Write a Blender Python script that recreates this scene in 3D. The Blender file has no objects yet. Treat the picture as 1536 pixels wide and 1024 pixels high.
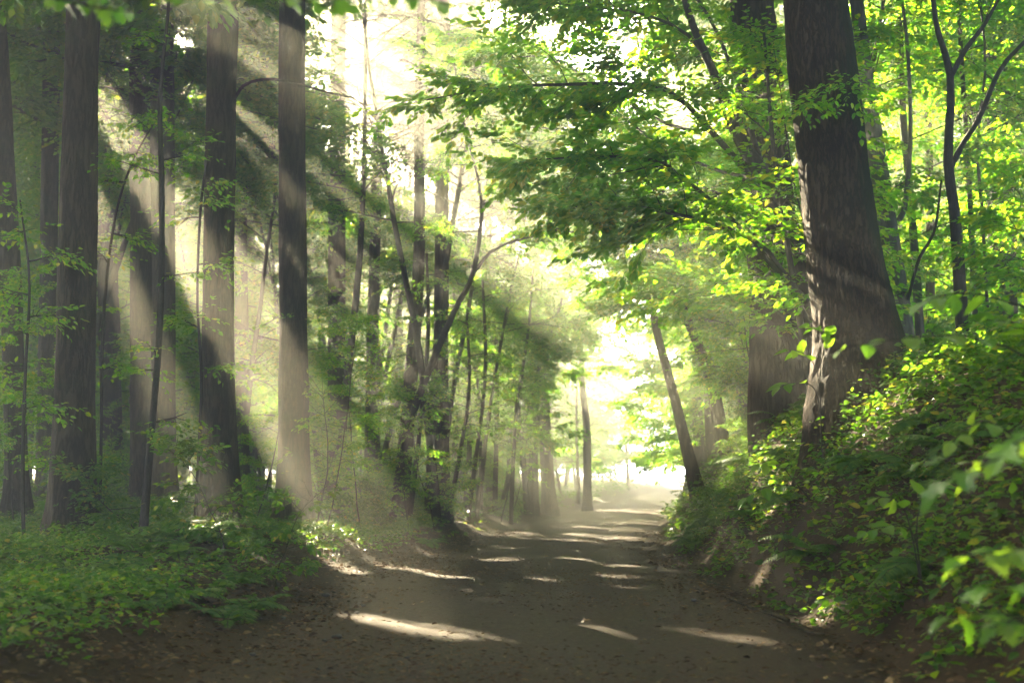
import bpy, math
import numpy as np
from mathutils import Vector, Matrix

rng = np.random.default_rng(11)
scene = bpy.context.scene
COL = scene.collection
R = math.radians

# ------------------------------------------------------------------ camera geometry
F_PX, CX_PX, CY_PX = 1900.0, 768.0, 512.0
CAM = np.array([0.0, 0.0, 1.1])
PITCH = math.atan((735 - 512) / F_PX)
cp, sp = math.cos(PITCH), math.sin(PITCH)

def ray(px, py):
    a, b = (px - CX_PX) / F_PX, -(py - CY_PX) / F_PX
    return np.array([a, cp - b * sp, sp + b * cp])

def at(px, py, d):
    r = ray(px, py)
    return CAM + r * (d / r[1])

SUN = ray(-60, -215)
SUN = SUN / np.linalg.norm(SUN)
SUN_EL = math.asin(SUN[2])
SUN_AZ = math.atan2(SUN[0], SUN[1])          # from +Y towards +X

# ------------------------------------------------------------------ terrain
def sstep(t):
    t = np.clip(t, 0, 1)
    return t * t * (3 - 2 * t)

_wv = [(rng.uniform(0, 2 * np.pi), rng.uniform(0.6, 1.0), rng.uniform(0, 6.28)) for _ in range(18)]
def lumps(x, y, k):
    s = 0
    for i, (a, f, p) in enumerate(_wv):
        kk = k * f * (1 + i * 0.33)
        s = s + np.sin((x * np.cos(a) + y * np.sin(a)) * kk + p) / (1 + 0.35 * i)
    return s / 3.0

def cx(y):
    y = np.maximum(y, 0)
    return 0.0016 * y * y

def half_left(y):
    return 1.95 + 0.75 * np.exp(-((y - 16.5) / 3.0) ** 2)

def half_right(y):
    return 1.95 + 0.25 * np.exp(-((y - 10) / 4.0) ** 2)

def road_z(y):
    return 0.0003 * np.maximum(y - 28, 0) ** 2

def gz(x, y):
    x = np.asarray(x, float); y = np.asarray(y, float)
    u = x - cx(np.minimum(y, 95))
    z = np.minimum(road_z(y), 2.0)
    l = -u - half_left(y)
    z = z + 0.26 * sstep(l / 1.3) + 0.03 * np.clip(l, 0, 12)
    z = z + 0.30 * np.exp(-(((x + 4.2) / 1.6) ** 2 + ((y - 17.0) / 3.0) ** 2))
    z = z + sstep(l / 3.0) * 0.14 * lumps(x, y, 0.45)
    r = u - half_right(y)
    H = 2.3 - 1.5 * sstep((y - 20) / 34.0)
    z = z + H * sstep(r / 2.0) + 0.10 * np.clip(r - 2.3, 0, 10)
    z = z + sstep(r / 1.5) * 0.16 * lumps(x + 31, y, 0.9)
    z = z + sstep(r / .6) * (.55 * np.exp(-(((x - 3.05) / .8) ** 2 + ((y - 12.9) / 1.8) ** 2)) + .5 * np.exp(-(((x - 3.4) / .8) ** 2 + ((y - 17.2) / 1.8) ** 2)))
    side = np.maximum(sstep(l / 0.5), sstep(r / 0.5))
    z = z + side * 0.03 * lumps(x, y + 17, 4.0)
    return z

# ------------------------------------------------------------------ materials
def new_mat(name):
    m = bpy.data.materials.new(name)
    m.use_nodes = True
    nt = m.node_tree
    nt.nodes.clear()
    out = nt.nodes.new('ShaderNodeOutputMaterial')
    return m, nt, out

def N(nt, t, **kw):
    n = nt.nodes.new(t)
    for k, v in kw.items():
        if k in n.inputs:
            n.inputs[k].default_value = v
        else:
            setattr(n, k, v)
    return n

def ramp(nt, stops, src):
    r = nt.nodes.new('ShaderNodeValToRGB')
    e = r.color_ramp.elements
    while len(e) < len(stops):
        e.new(0.5)
    for i, (p, c) in enumerate(stops):
        e[i].position = p
        e[i].color = (*c, 1)
    nt.links.new(src, r.inputs[0])
    return r

def leaf_material(name, stops, tstops, mix=0.45, rough=0.42, spec=.14):
    m, nt, out = new_mat(name)
    g = N(nt, 'ShaderNodeNewGeometry')
    c1 = ramp(nt, stops, g.outputs['Random Per Island'])
    c2 = ramp(nt, tstops, g.outputs['Random Per Island'])
    p = N(nt, 'ShaderNodeBsdfPrincipled', Roughness=rough)
    p.inputs['Specular IOR Level'].default_value = spec
    nt.links.new(c1.outputs[0], p.inputs['Base Color'])
    t = N(nt, 'ShaderNodeBsdfTranslucent')
    nt.links.new(c2.outputs[0], t.inputs[0])
    mx = N(nt, 'ShaderNodeMixShader')
    mx.inputs[0].default_value = mix
    nt.links.new(p.outputs[0], mx.inputs[1]); nt.links.new(t.outputs[0], mx.inputs[2])
    nt.links.new(mx.outputs[0], out.inputs[0])
    return m

M = {}
M['beech_leaf'] = leaf_material('beech_leaf',
    [(0, (.035, .095, .012)), (.5, (.065, .15, .015)), (.86, (.10, .18, .018)), (1, (.22, .22, .02))],
    [(0, (.17, .50, .010)), (.5, (.28, .62, .012)), (.86, (.46, .68, .015)), (1, (.76, .68, .04))], .56)
M['canopy_leaf'] = leaf_material('canopy_leaf',
    [(0, (.022, .07, .012)), (.6, (.04, .11, .016)), (1, (.08, .14, .02))],
    [(0, (.14, .40, .010)), (.6, (.24, .50, .012)), (1, (.44, .55, .02))], .47)
M['cover_leaf'] = leaf_material('cover_leaf',
    [(0, (.022, .065, .014)), (.45, (.035, .10, .016)), (.8, (.06, .14, .022)), (.94, (.12, .17, .03)), (1, (.28, .20, .04))],
    [(0, (.12, .32, .012)), (.5, (.20, .44, .014)), (.9, (.38, .52, .02)), (1, (.6, .45, .05))], .42, .38)
M['fern_leaf'] = leaf_material('fern_leaf',
    [(0, (.022, .07, .014)), (.6, (.04, .105, .016)), (1, (.09, .14, .025))],
    [(0, (.12, .32, .03)), (1, (.3, .45, .04))], .4, .5)
M['near_leaf'] = leaf_material('near_leaf',
    [(0, (.05, .14, .015)), (.7, (.07, .18, .018)), (1, (.14, .2, .03))],
    [(0, (.2, .48, .02)), (1, (.38, .6, .03))], .5, .35, .3)
M['litter_leaf'] = leaf_material('litter_leaf',
    [(0, (.035, .02, .011)), (.4, (.09, .05, .024)), (.8, (.16, .09, .04)), (1, (.27, .17, .08))],
    [(0, (.05, .03, .01)), (1, (.2, .1, .03))], .12, .6)

def bark_material(name, dark, mid, light, moss=(.03, .05, .012), moss_amt=.35, scale=1.0, side=0.0, bump=.7, stretch=.2):
    m, nt, out = new_mat(name)
    L = nt.links.new
    tc = N(nt, 'ShaderNodeTexCoord')
    mp = N(nt, 'ShaderNodeMapping'); mp.inputs['Scale'].default_value = (1, 1, stretch)
    L(tc.outputs['Object'], mp.inputs[0])
    nz = N(nt, 'ShaderNodeTexNoise', Scale=7 * scale, Detail=8, Roughness=.65); L(mp.outputs[0], nz.inputs[0])
    wob = N(nt, 'ShaderNodeMix', data_type='VECTOR'); wob.inputs[0].default_value = .10
    L(mp.outputs[0], wob.inputs[4]); L(nz.outputs['Color'], wob.inputs[5])
    vo = N(nt, 'ShaderNodeTexNoise', Scale=8.5 * scale, Detail=4, Roughness=.55); L(wob.outputs[1], vo.inputs[0])
    v1 = N(nt, 'ShaderNodeMath', operation='SUBTRACT'); L(vo.outputs['Fac'], v1.inputs[0]); v1.inputs[1].default_value = .5
    v2 = N(nt, 'ShaderNodeMath', operation='ABSOLUTE'); L(v1.outputs[0], v2.inputs[0])
    fi = N(nt, 'ShaderNodeTexNoise', Scale=30 * scale, Detail=7, Roughness=.75); L(mp.outputs[0], fi.inputs[0])
    vr = N(nt, 'ShaderNodeMapRange'); vr.inputs[1].default_value = .0; vr.inputs[2].default_value = .10
    L(v2.outputs[0], vr.inputs[0])
    mul = N(nt, 'ShaderNodeMath', operation='MULTIPLY'); L(vr.outputs[0], mul.inputs[0]); mul.inputs[1].default_value = .6
    ad = N(nt, 'ShaderNodeMath', operation='MULTIPLY_ADD'); L(fi.outputs['Fac'], ad.inputs[0]); ad.inputs[1].default_value = .55; L(mul.outputs[0], ad.inputs[2])
    col = ramp(nt, [(.15, dark), (.5, mid), (.95, light)], ad.outputs[0])
    big = N(nt, 'ShaderNodeTexNoise', Scale=1.1, Detail=5, Roughness=.6); L(tc.outputs['Object'], big.inputs[0])
    sx = N(nt, 'ShaderNodeSeparateXYZ'); L(tc.outputs['Normal'], sx.inputs[0])
    sd = N(nt, 'ShaderNodeMath', operation='MULTIPLY_ADD'); L(sx.outputs[0], sd.inputs[0]); sd.inputs[1].default_value = side; L(big.outputs['Fac'], sd.inputs[2])
    mr = N(nt, 'ShaderNodeMapRange', interpolation_type='SMOOTHSTEP'); mr.inputs[1].default_value = .62 - moss_amt * .3; mr.inputs[2].default_value = .82 - moss_amt * .3
    L(sd.outputs[0], mr.inputs[0])
    mm = N(nt, 'ShaderNodeMath', operation='MULTIPLY'); L(mr.outputs[0], mm.inputs[0]); mm.inputs[1].default_value = .8
    mx = N(nt, 'ShaderNodeMix', data_type='RGBA'); L(mm.outputs[0], mx.inputs[0]); L(col.outputs[0], mx.inputs[6]); mx.inputs[7].default_value = (*moss, 1)
    p = N(nt, 'ShaderNodeBsdfPrincipled', Roughness=.88); p.inputs['Specular IOR Level'].default_value = .2
    L(mx.outputs[2], p.inputs['Base Color'])
    bp = N(nt, 'ShaderNodeBump', Strength=bump, Distance=.035); L(ad.outputs[0], bp.inputs['Height'])
    L(bp.outputs[0], p.inputs['Normal'])
    L(p.outputs[0], out.inputs[0])
    return m

M['bark'] = bark_material('bark', (.009, .006, .003), (.030, .021, .011), (.08, .056, .03), moss_amt=.3, scale=1.5, bump=.9)
M['bark_rugged'] = bark_material('bark_rugged', (.010, .006, .003), (.042, .025, .012), (.088, .054, .028), moss=(.014, .026, .006), moss_amt=.15, scale=2.2, side=.35, bump=1.0, stretch=.28)
M['bark_smooth'] = bark_material('bark_smooth', (.03, .026, .018), (.065, .06, .04), (.11, .1, .07), moss=(.05, .07, .02), moss_amt=.5, scale=1.6, bump=.25)
M['bark_twig'] = bark_material('bark_twig', (.015, .011, .008), (.035, .027, .018), (.07, .055, .038), moss_amt=.3, scale=3, bump=.2)

def ground_material():
    m, nt, out = new_mat('forest_soil')
    L = nt.links.new
    tc = N(nt, 'ShaderNodeTexCoord')
    n1 = N(nt, 'ShaderNodeTexNoise', Scale=1.3, Detail=8, Roughness=.65); L(tc.outputs['Object'], n1.inputs[0])
    n2 = N(nt, 'ShaderNodeTexNoise', Scale=22, Detail=8, Roughness=.75); L(tc.outputs['Object'], n2.inputs[0])
    ad = N(nt, 'ShaderNodeMath', operation='MULTIPLY_ADD'); L(n1.outputs[0], ad.inputs[0]); ad.inputs[1].default_value = .45
    ml = N(nt, 'ShaderNodeMath', operation='MULTIPLY'); L(n2.outputs[0], ml.inputs[0]); ml.inputs[1].default_value = .6
    L(ml.outputs[0], ad.inputs[2])
    c = ramp(nt, [(.3, (.014, .010, .006)), (.5, (.045, .028, .015)), (.68, (.10, .062, .032)), (.8, (.17, .11, .06))], ad.outputs[0])
    p = N(nt, 'ShaderNodeBsdfPrincipled', Roughness=.95); p.inputs['Specular IOR Level'].default_value = .15
    L(c.outputs[0], p.inputs['Base Color'])
    b = N(nt, 'ShaderNodeBump', Strength=.9, Distance=.05); L(ad.outputs[0], b.inputs['Height']); L(b.outputs[0], p.inputs['Normal'])
    L(p.outputs[0], out.inputs[0])
    return m

def road_material():
    m, nt, out = new_mat('dirt_road')
    L = nt.links.new
    tc = N(nt, 'ShaderNodeTexCoord')
    at_ = N(nt, 'ShaderNodeAttribute'); at_.attribute_name = 'edge'
    n1 = N(nt, 'ShaderNodeTexNoise', Scale=.7, Detail=7, Roughness=.65); L(tc.outputs['Object'], n1.inputs[0])
    n2 = N(nt, 'ShaderNodeTexNoise', Scale=26, Detail=9, Roughness=.75); L(tc.outputs['Object'], n2.inputs[0])
    n3 = N(nt, 'ShaderNodeTexNoise', Scale=5, Detail=7, Roughness=.7); L(tc.outputs['Object'], n3.inputs[0])
    vo = N(nt, 'ShaderNodeTexVoronoi', Scale=85); L(tc.outputs['Object'], vo.inputs[0])
    cg = ramp(nt, [(.3, (.028, .021, .014)), (.52, (.085, .060, .037)), (.75, (.235, .17, .105))], n2.outputs[0])
    cb = ramp(nt, [(.3, (.03, .019, .011)), (.55, (.105, .066, .036)), (.75, (.22, .145, .085))], n2.outputs[0])
    s = N(nt, 'ShaderNodeMath', operation='MULTIPLY_ADD'); L(n3.outputs[0], s.inputs[0]); s.inputs[1].default_value = .9; L(at_.outputs['Fac'], s.inputs[2])
    s2 = N(nt, 'ShaderNodeMath', operation='MULTIPLY_ADD'); L(n1.outputs[0], s2.inputs[0]); s2.inputs[1].default_value = .9; L(s.outputs[0], s2.inputs[2])
    mr = N(nt, 'ShaderNodeMapRange', interpolation_type='SMOOTHSTEP'); mr.inputs[1].default_value = .75; mr.inputs[2].default_value = 1.25
    L(s2.outputs[0], mr.inputs[0])
    mx = N(nt, 'ShaderNodeMix', data_type='RGBA'); L(mr.outputs[0], mx.inputs[0]); L(cg.outputs[0], mx.inputs[6]); L(cb.outputs[0], mx.inputs[7])
    st = N(nt, 'ShaderNodeMix', data_type='RGBA', blend_type='MULTIPLY'); st.inputs[0].default_value = .35
    L(mx.outputs[2], st.inputs[6]); L(vo.outputs['Color'], st.inputs[7])
    p = N(nt, 'ShaderNodeBsdfPrincipled', Roughness=.9); p.inputs['Specular IOR Level'].default_value = .25
    L(st.outputs[2], p.inputs['Base Color'])
    hs = N(nt, 'ShaderNodeMath', operation='MULTIPLY_ADD'); L(vo.outputs['Distance'], hs.inputs[0]); hs.inputs[1].default_value = -.35; L(n2.outputs[0], hs.inputs[2])
    hh = N(nt, 'ShaderNodeMath', operation='MULTIPLY_ADD'); L(n3.outputs[0], hh.inputs[0]); hh.inputs[1].default_value = 1.2; L(hs.outputs[0], hh.inputs[2])
    b = N(nt, 'ShaderNodeBump', Strength=1.0, Distance=.05); L(hh.outputs[0], b.inputs['Height']); L(b.outputs[0], p.inputs['Normal'])
    L(p.outputs[0], out.inputs[0])
    return m
M['soil'] = ground_material()
M['road'] = road_material()

def stone_material():
    m, nt, out = new_mat('stone')
    tc = N(nt, 'ShaderNodeTexCoord')
    n = N(nt, 'ShaderNodeTexNoise', Scale=30, Detail=8); nt.links.new(tc.outputs['Object'], n.inputs[0])
    c = ramp(nt, [(.3, (.02, .016, .012)), (.7, (.10, .085, .07))], n.outputs[0])
    p = N(nt, 'ShaderNodeBsdfPrincipled', Roughness=.85)
    nt.links.new(c.outputs[0], p.inputs['Base Color']); nt.links.new(p.outputs[0], out.inputs[0])
    return m
M['stone'] = stone_material()

# ------------------------------------------------------------------ mesh helpers
def mesh_from(name, V, loops, starts, totals, mats, midx=None, smooth=None):
    me = bpy.data.meshes.new(name)
    me.vertices.add(len(V)); me.vertices.foreach_set('co', np.asarray(V, np.float32).ravel())
    me.loops.add(len(loops)); me.loops.foreach_set('vertex_index', np.asarray(loops, np.int32))
    me.polygons.add(len(starts))
    me.polygons.foreach_set('loop_start', np.asarray(starts, np.int32))
    me.polygons.foreach_set('loop_total', np.asarray(totals, np.int32))
    for mm in mats:
        me.materials.append(mm)
    if midx is not None:
        me.polygons.foreach_set('material_index', np.asarray(midx, np.int32))
    me.polygons.foreach_set('use_smooth', np.asarray(smooth if smooth is not None else np.zeros(len(starts)), bool))
    me.update(calc_edges=True)
    me.validate()
    return me

def unit(v):
    return v / np.maximum(np.linalg.norm(v, axis=-1, keepdims=True), 1e-9)

# leaf outlines: (u along, v across) points; faces as index quads
OVAL = (np.array([(0, 0), (.30, -.5), (.68, -.40), (1, 0), (.68, .40), (.30, .5)]), [(0, 1, 2, 3), (0, 3, 4, 5)])
DIAM = (np.array([(0, 0), (.45, -.5), (1, 0), (.45, .5)]), [(0, 1, 2, 3)])
LOBE = (np.array([(0, 0), (.02, -.30), (.16, -.52), (.20, -.34), (.52, -.50), (.50, -.24), (.78, -.26), (1, 0),
                  (.78, .26), (.50, .24), (.52, .50), (.20, .34), (.16, .52), (.02, .30), (.30, 0), (.62, 0)]),
        [(0, 1, 2, 3), (0, 3, 4, 14), (14, 4, 5, 15), (15, 5, 6, 7), (0, 14, 10, 11), (14, 15, 9, 10), (15, 7, 8, 9), (0, 11, 12, 13)])
FINE = (np.array([(0, 0), (.12, -.26), (.34, -.48), (.58, -.44), (.82, -.22), (1, 0), (.82, .22), (.58, .44), (.34, .48), (.12, .26), (.34, 0), (.62, 0)]),
        [(0, 1, 2, 10), (10, 2, 3, 11), (11, 3, 4, 5), (0, 10, 8, 9), (10, 11, 7, 8), (11, 5, 6, 7)])

class Leaves:
    def __init__(self): self.P, self.D, self.N, self.L = [], [], [], []
    def add(self, P, D, Nn, L):
        self.P.append(P); self.D.append(D); self.N.append(Nn); self.L.append(L)
    def arrays(self):
        return tuple(np.concatenate(a) for a in (self.P, self.D, self.N, self.L))

def leaf_geo(P, D, Nn, L, shape, width=.6, fold=.12, droop=.18):
    uv, faces = shape
    k = len(uv)
    D = unit(D); S = unit(np.cross(Nn, D)); U = np.cross(D, S)
    u = uv[:, 0][None, :, None]; v = uv[:, 1][None, :, None]
    Lw = L[:, None, None]
    V = P[:, None, :] + Lw * (u * D[:, None, :] + v * width * S[:, None, :] + (np.abs(v) * fold - u * u * droop) * U[:, None, :])
    n = len(P)
    fl = np.concatenate([np.array(f) for f in faces])
    loops = (np.arange(n)[:, None] * k + fl[None, :]).ravel()
    tot = np.tile(np.array([len(f) for f in faces]), n)
    return V.reshape(-1, 3), loops, tot

def vnoise(u, v, nu, r2, nv=400):
    """value noise on a strip, periodic in u (0..1)"""
    G = r2.random((nu, nv))
    uu = (u % 1.0) * nu; i = np.floor(uu).astype(int); f = uu - i; f = f * f * (3 - 2 * f)
    vv = np.abs(v) % (nv - 2); j = np.floor(vv).astype(int); h = vv - j; h = h * h * (3 - 2 * h)
    a, b = i % nu, (i + 1) % nu
    return (G[a, j] * (1 - f) + G[b, j] * f) * (1 - h) + (G[a, j + 1] * (1 - f) + G[b, j + 1] * f) * h

def tube_geo(pts, rad, ns=6, bump=0.0, cap=True, seed=0, bark=0.0, roots=0.0):
    pts = np.asarray(pts, float); rad = np.asarray(rad, float)
    T = unit(np.gradient(pts, axis=0))
    ref = np.array([1., 0, 0]) if abs(T[0][0]) < .8 else np.array([0, 1., 0])
    A = unit(ref - T * (T @ ref)[:, None]); B = np.cross(T, A)
    th = np.arange(ns) / ns * 2 * np.pi
    rr = np.repeat(rad[:, None], ns, 1)
    if bump:
        r2 = np.random.default_rng(seed)
        zz = np.concatenate([[0], np.cumsum(np.linalg.norm(np.diff(pts, axis=0), axis=1))])
        for q in range(9):
            kk = r2.integers(2, 3 + q * 2); w = r2.uniform(.3, 2.2); ph = r2.uniform(0, 6.28)
            rr = rr * (1 + bump / (1 + .5 * q) * np.sin(th[None, :] * kk + zz[:, None] * w * r2.choice([-1, 1]) + ph + np.sin(zz[:, None] * w * .7 + ph)))
    zl = np.concatenate([[0], np.cumsum(np.linalg.norm(np.diff(pts, axis=0), axis=1))])[:, None] + 0 * th[None, :]
    U_ = th[None, :] / (2 * np.pi) + 0 * zl
    if roots:
        r2 = np.random.default_rng(seed + 9)
        rr = rr * (1 + roots * np.exp(-zl / .45) * (2.2 * vnoise(U_, zl * .2, 7, r2) - .7))
    if bark:
        r2 = np.random.default_rng(seed + 5); per = 2 * np.pi * rad[len(rad) // 2]
        wu = U_ + .03 * (vnoise(U_, zl * 4, 9, r2) - .5)
        n1 = vnoise(wu, zl * 3.0, max(6, int(per / .055)), r2); n2 = vnoise(wu, zl * 7.0, max(8, int(per / .026)), r2)
        fur = 1 - np.clip(np.abs(n1 - .5) / .16, 0, 1)
        rr = rr + bark * (-1.1 * fur + .8 * (n2 - .5) + .7 * (vnoise(U_, zl * .8, 6, r2) - .5))
    V = pts[:, None, :] + rr[:, :, None] * (np.cos(th)[None, :, None] * A[:, None, :] + np.sin(th)[None, :, None] * B[:, None, :])
    m = len(pts)
    i = np.arange(m - 1)[:, None] * ns; j = np.arange(ns)[None, :]; j2 = (np.arange(ns) + 1)[None, :] % ns
    Q = np.stack([i + j, i + j2, i + ns + j2, i + ns + j], -1).reshape(-1)
    return V.reshape(-1, 3), Q, np.full((m - 1) * ns, 4)

class Geo:
    """collects leaf and tube pieces of ONE part into one mesh with material slots"""
    def __init__(self): self.V, self.Lp, self.T, self.M, self.S, self.n = [], [], [], [], [], 0
    def add(self, g, mi=0, smooth=False):
        V, lp, t = g
        if not len(V): return
        self.V.append(V); self.Lp.append(lp + self.n); self.T.append(t)
        self.M.append(np.full(len(t), mi)); self.S.append(np.full(len(t), smooth)); self.n += len(V)
    def mesh(self, name, mats):
        V = np.concatenate(self.V); lp = np.concatenate(self.Lp); t = np.concatenate(self.T)
        st = np.concatenate([[0], np.cumsum(t)[:-1]])
        return mesh_from(name, V, lp, st, t, mats, np.concatenate(self.M), np.concatenate(self.S))

def link(name, data, parent=None, loc=(0, 0, 0), rz=0, sc=1.0):
    o = bpy.data.objects.new(name, data)
    COL.objects.link(o)
    if parent: o.parent = parent
    o.location = loc; o.rotation_euler = (0, 0, rz); o.scale = (sc, sc, sc)
    return o

def tag(o, label, cat, group=None, kind=None):
    o['label'] = label; o['category'] = cat
    if group: o['group'] = group
    if kind: o['kind'] = kind
    return o

def thing(name, label, cat, loc, rz=0, group=None, sc=1.0):
    o = link(name, None, None, loc, rz, sc)
    o.empty_display_size = .2
    return tag(o, label, cat, group)

def copy_thing(root, loc, rz, sc, label=None):
    c = root.copy(); COL.objects.link(c)
    c.location = loc; c.rotation_euler = (0, 0, rz); c.scale = (sc, sc, sc)
    if label: c['label'] = label
    for ch in root.children:
        k = ch.copy(); COL.objects.link(k); k.parent = c
    return c

# ------------------------------------------------------------------ foliage generators (local coordinates)
def rot_about(v, axis, a):
    axis = unit(axis)
    c, s = np.cos(a)[..., None], np.sin(a)[..., None]
    return v * c + np.cross(axis, v) * s + axis * (np.sum(axis * v, -1, keepdims=True)) * (1 - c)

UP = np.array([0, 0, 1.])

def sprays(r, B, D, ln, n, leaf, tilt=.32, flat=True, jitter=.25):
    """leaves set alternately along twigs: B base, D direction, ln length per twig; returns leaf arrays"""
    m = len(B)
    D = unit(D)
    t = (np.arange(n)[None, :] + r.uniform(.1, .9, (m, n))) / n
    P = B[:, None, :] + D[:, None, :] * (t * ln[:, None])[..., None]
    P = P + r.normal(0, .02, P.shape) * np.array([1, 1, .7])
    P[..., 2] -= (t ** 2) * ln[:, None] * .12
    sgn = np.where(np.arange(n) % 2 == 0, 1., -1.)[None, :] * np.ones((m, 1))
    ang = sgn * r.uniform(.55, 1.15, (m, n)) * (1.05 - .5 * t)
    Nn = UP + r.normal(0, tilt, (m, n, 3))
    Nn = unit(Nn)
    LD = rot_about(np.repeat(D[:, None, :], n, 1), Nn, ang)
    LD = unit(LD + r.normal(0, jitter, LD.shape) * .6 + np.array([0, 0, -.15]))
    L = leaf * r.uniform(.6, 1.25, (m, n))
    return P.reshape(-1, 3), LD.reshape(-1, 3), Nn.reshape(-1, 3), L.reshape(-1)

def curve(p0, d, ln, n, r, wob=.12, sag=0.0):
    d = unit(np.asarray(d, float))
    pts = [np.asarray(p0, float)]
    for i in range(n):
        d = unit(d + r.normal(0, wob, 3) + np.array([0, 0, -sag]))
        pts.append(pts[-1] + d * ln / n)
    return np.array(pts)

def interp(pts, t):
    t = np.clip(np.asarray(t), 0, 1) * (len(pts) - 1)
    i = np.minimum(t.astype(int), len(pts) - 2); f = (t - i)[..., None]
    return pts[i] * (1 - f) + pts[i + 1] * f, unit(pts[i + 1] - pts[i])

def clothe(r, pts, lv, tubes, leaf, n_side, side_len, n_leaf, start=.2, twig=.45, r0=.01, sub=True, flat=.25, sub_n=7):
    """side branches in flat layers along a limb, each with leafy twigs"""
    t = np.sort(r.uniform(start, 1, n_side))
    P, T = interp(pts, t)
    s = np.where(np.arange(n_side) % 2 == 0, 1., -1.)
    D = rot_about(T, np.tile(UP, (n_side, 1)), s * r.uniform(.5, 1.25, n_side))
    D[:, 2] = D[:, 2] * .4 + r.normal(.03, flat, n_side)
    D = unit(D)
    ln = side_len * r.uniform(.5, 1.15, n_side) * (1.15 - .65 * t)
    for i in range(n_side):
        c = curve(P[i], D[i], ln[i], 5, r, .13, .03)
        tubes.append((c, np.linspace(r0, r0 * .3, 6), 3))
        tt = r.uniform(.1, 1, sub_n)
        B, TT = interp(c, tt)
        sg = np.where(r.random(sub_n) < .5, 1., -1.)
        TD = rot_about(TT, np.tile(UP, (sub_n, 1)), sg * r.uniform(.2, 1.0, sub_n)); TD[:, 2] = TD[:, 2] * .5 + r.normal(0, .15, sub_n)
        lv.add(*sprays(r, B, TD, twig * r.uniform(.6, 1.2, sub_n), n_leaf, leaf))

def tree_variant(seed, h, z0, rad, n_br, n_side, leaf, n_leaf, sub_n, side, trunk_r, lift=(.05, .5), shape_pow=.7, lean=0.0, twig=.45, wob=.05):
    """whole small tree in local coordinates: returns trunk tubes, leaves"""
    r = np.random.default_rng(seed)
    tr = curve((0, 0, -.15), (lean * math.cos(seed), lean * math.sin(seed), 1), h + .15, 12, r, wob)
    tubes = [(tr, trunk_r * np.linspace(1.15, .18, 13), 8)]
    lv = Leaves()
    zs = np.sort(r.uniform(z0 / h, .985, n_br))
    for i, t in enumerate(zs):
        p, _ = interp(tr, np.array([t])); p = p[0]
        q = (t - z0 / h) / (1 - z0 / h)
        ln = rad * (math.sin(math.pi * min(.93, .16 + .8 * q)) ** shape_pow) * r.uniform(.65, 1.15)
        a = i * 2.399 + r.normal(0, .35)
        el = r.uniform(*lift) + .5 * q * q
        d = (math.cos(a) * math.cos(el), math.sin(a) * math.cos(el), math.sin(el))
        br = curve(p, d, ln, 6, r, .10, .035)
        rr = max(.006, trunk_r * .32 * (1 - .6 * t))
        tubes.append((br, np.linspace(rr, rr * .3, 7), 4))
        clothe(r, br, lv, tubes, leaf, n_side, side * ln / rad + .15, n_leaf, r0=rr * .45, sub_n=sub_n, twig=twig)
    return tubes, lv

# ------------------------------------------------------------------ shafts of light: gaps left in the roof of leaves
GAPS = []
def gap(px, py, d, rad):
    GAPS.append((at(px, py, d), rad))
def gap_ground(px, py, rad, z=0.02):
    r_ = ray(px, py); t = (z - CAM[2]) / r_[2]
    GAPS.append((CAM + r_ * t, rad))

for a in [(235, 400, 25, .22), (275, 440, 25, .18), (335, 470, 19.5, .26), (385, 500, 23, .16), (474, 590, 22, .6), (440, 480, 24, .16), (470, 150, 23, .32), (520, 230, 25, .2), (165, 440, 31, .25), (545, 690, 25, .3), (585, 640, 26, .2), (530, 420, 24, .2), (590, 480, 27, .2), (205, 560, 27, .2), (300, 620, 22, .15)]:
    gap(*a)
for a in [(515, 836, .42), (550, 843, .45), (590, 850, .45), (630, 857, .42), (665, 862, .36), (745, 870, .2), (820, 875, .2), (545, 928, .18), (590, 938, .25), (640, 949, .28), (690, 958, .30), (740, 964, .27), (790, 968, .2),
          (735, 905, .13), (790, 909, .12), (1010, 943, .13), (1060, 950, .13), (930, 868, .2), (1000, 872, .2), (760, 842, .3), (860, 829, .35), (905, 806, .7), (930, 795, .9), (970, 775, 1.4),
          (870, 842, .25), (990, 905, .12), (1180, 952, .18), (1215, 945, .22), (1265, 938, .24), (1310, 925, .18), (390, 880, .22), (345, 850, .26), (365, 875, .2), (900, 985, .1), (560, 915, .1)]:
    gap_ground(*a)
# the gap on the mound and bank stands above the road level
GAPS += [(at(1290, 880, 9.0), .16), (at(330, 800, 16.2), .35), (at(480, 795, 18), .35), (at(1120, 760, 14), .1), (at(1290, 515, 5.3), .2), (at(1480, 690, 4.1), .2), (at(1470, 840, 3.9), .16), (at(1480, 640, 5.8), .13), (at(1450, 930, 4.5), .13), (at(560, 640, 25), .22), (at(610, 700, 26), .22), (at(590, 600, 30), .3), (at(620, 310, 32), .25), (at(720, 370, 34), .3), (at(800, 470, 38), .5), (at(660, 520, 33), .3), (at(1080, 810, 14), .2), (at(1190, 690, 12.5), .15), (at(1250, 760, 10.5), .09), (at(1330, 830, 8.5), .1)]
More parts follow.
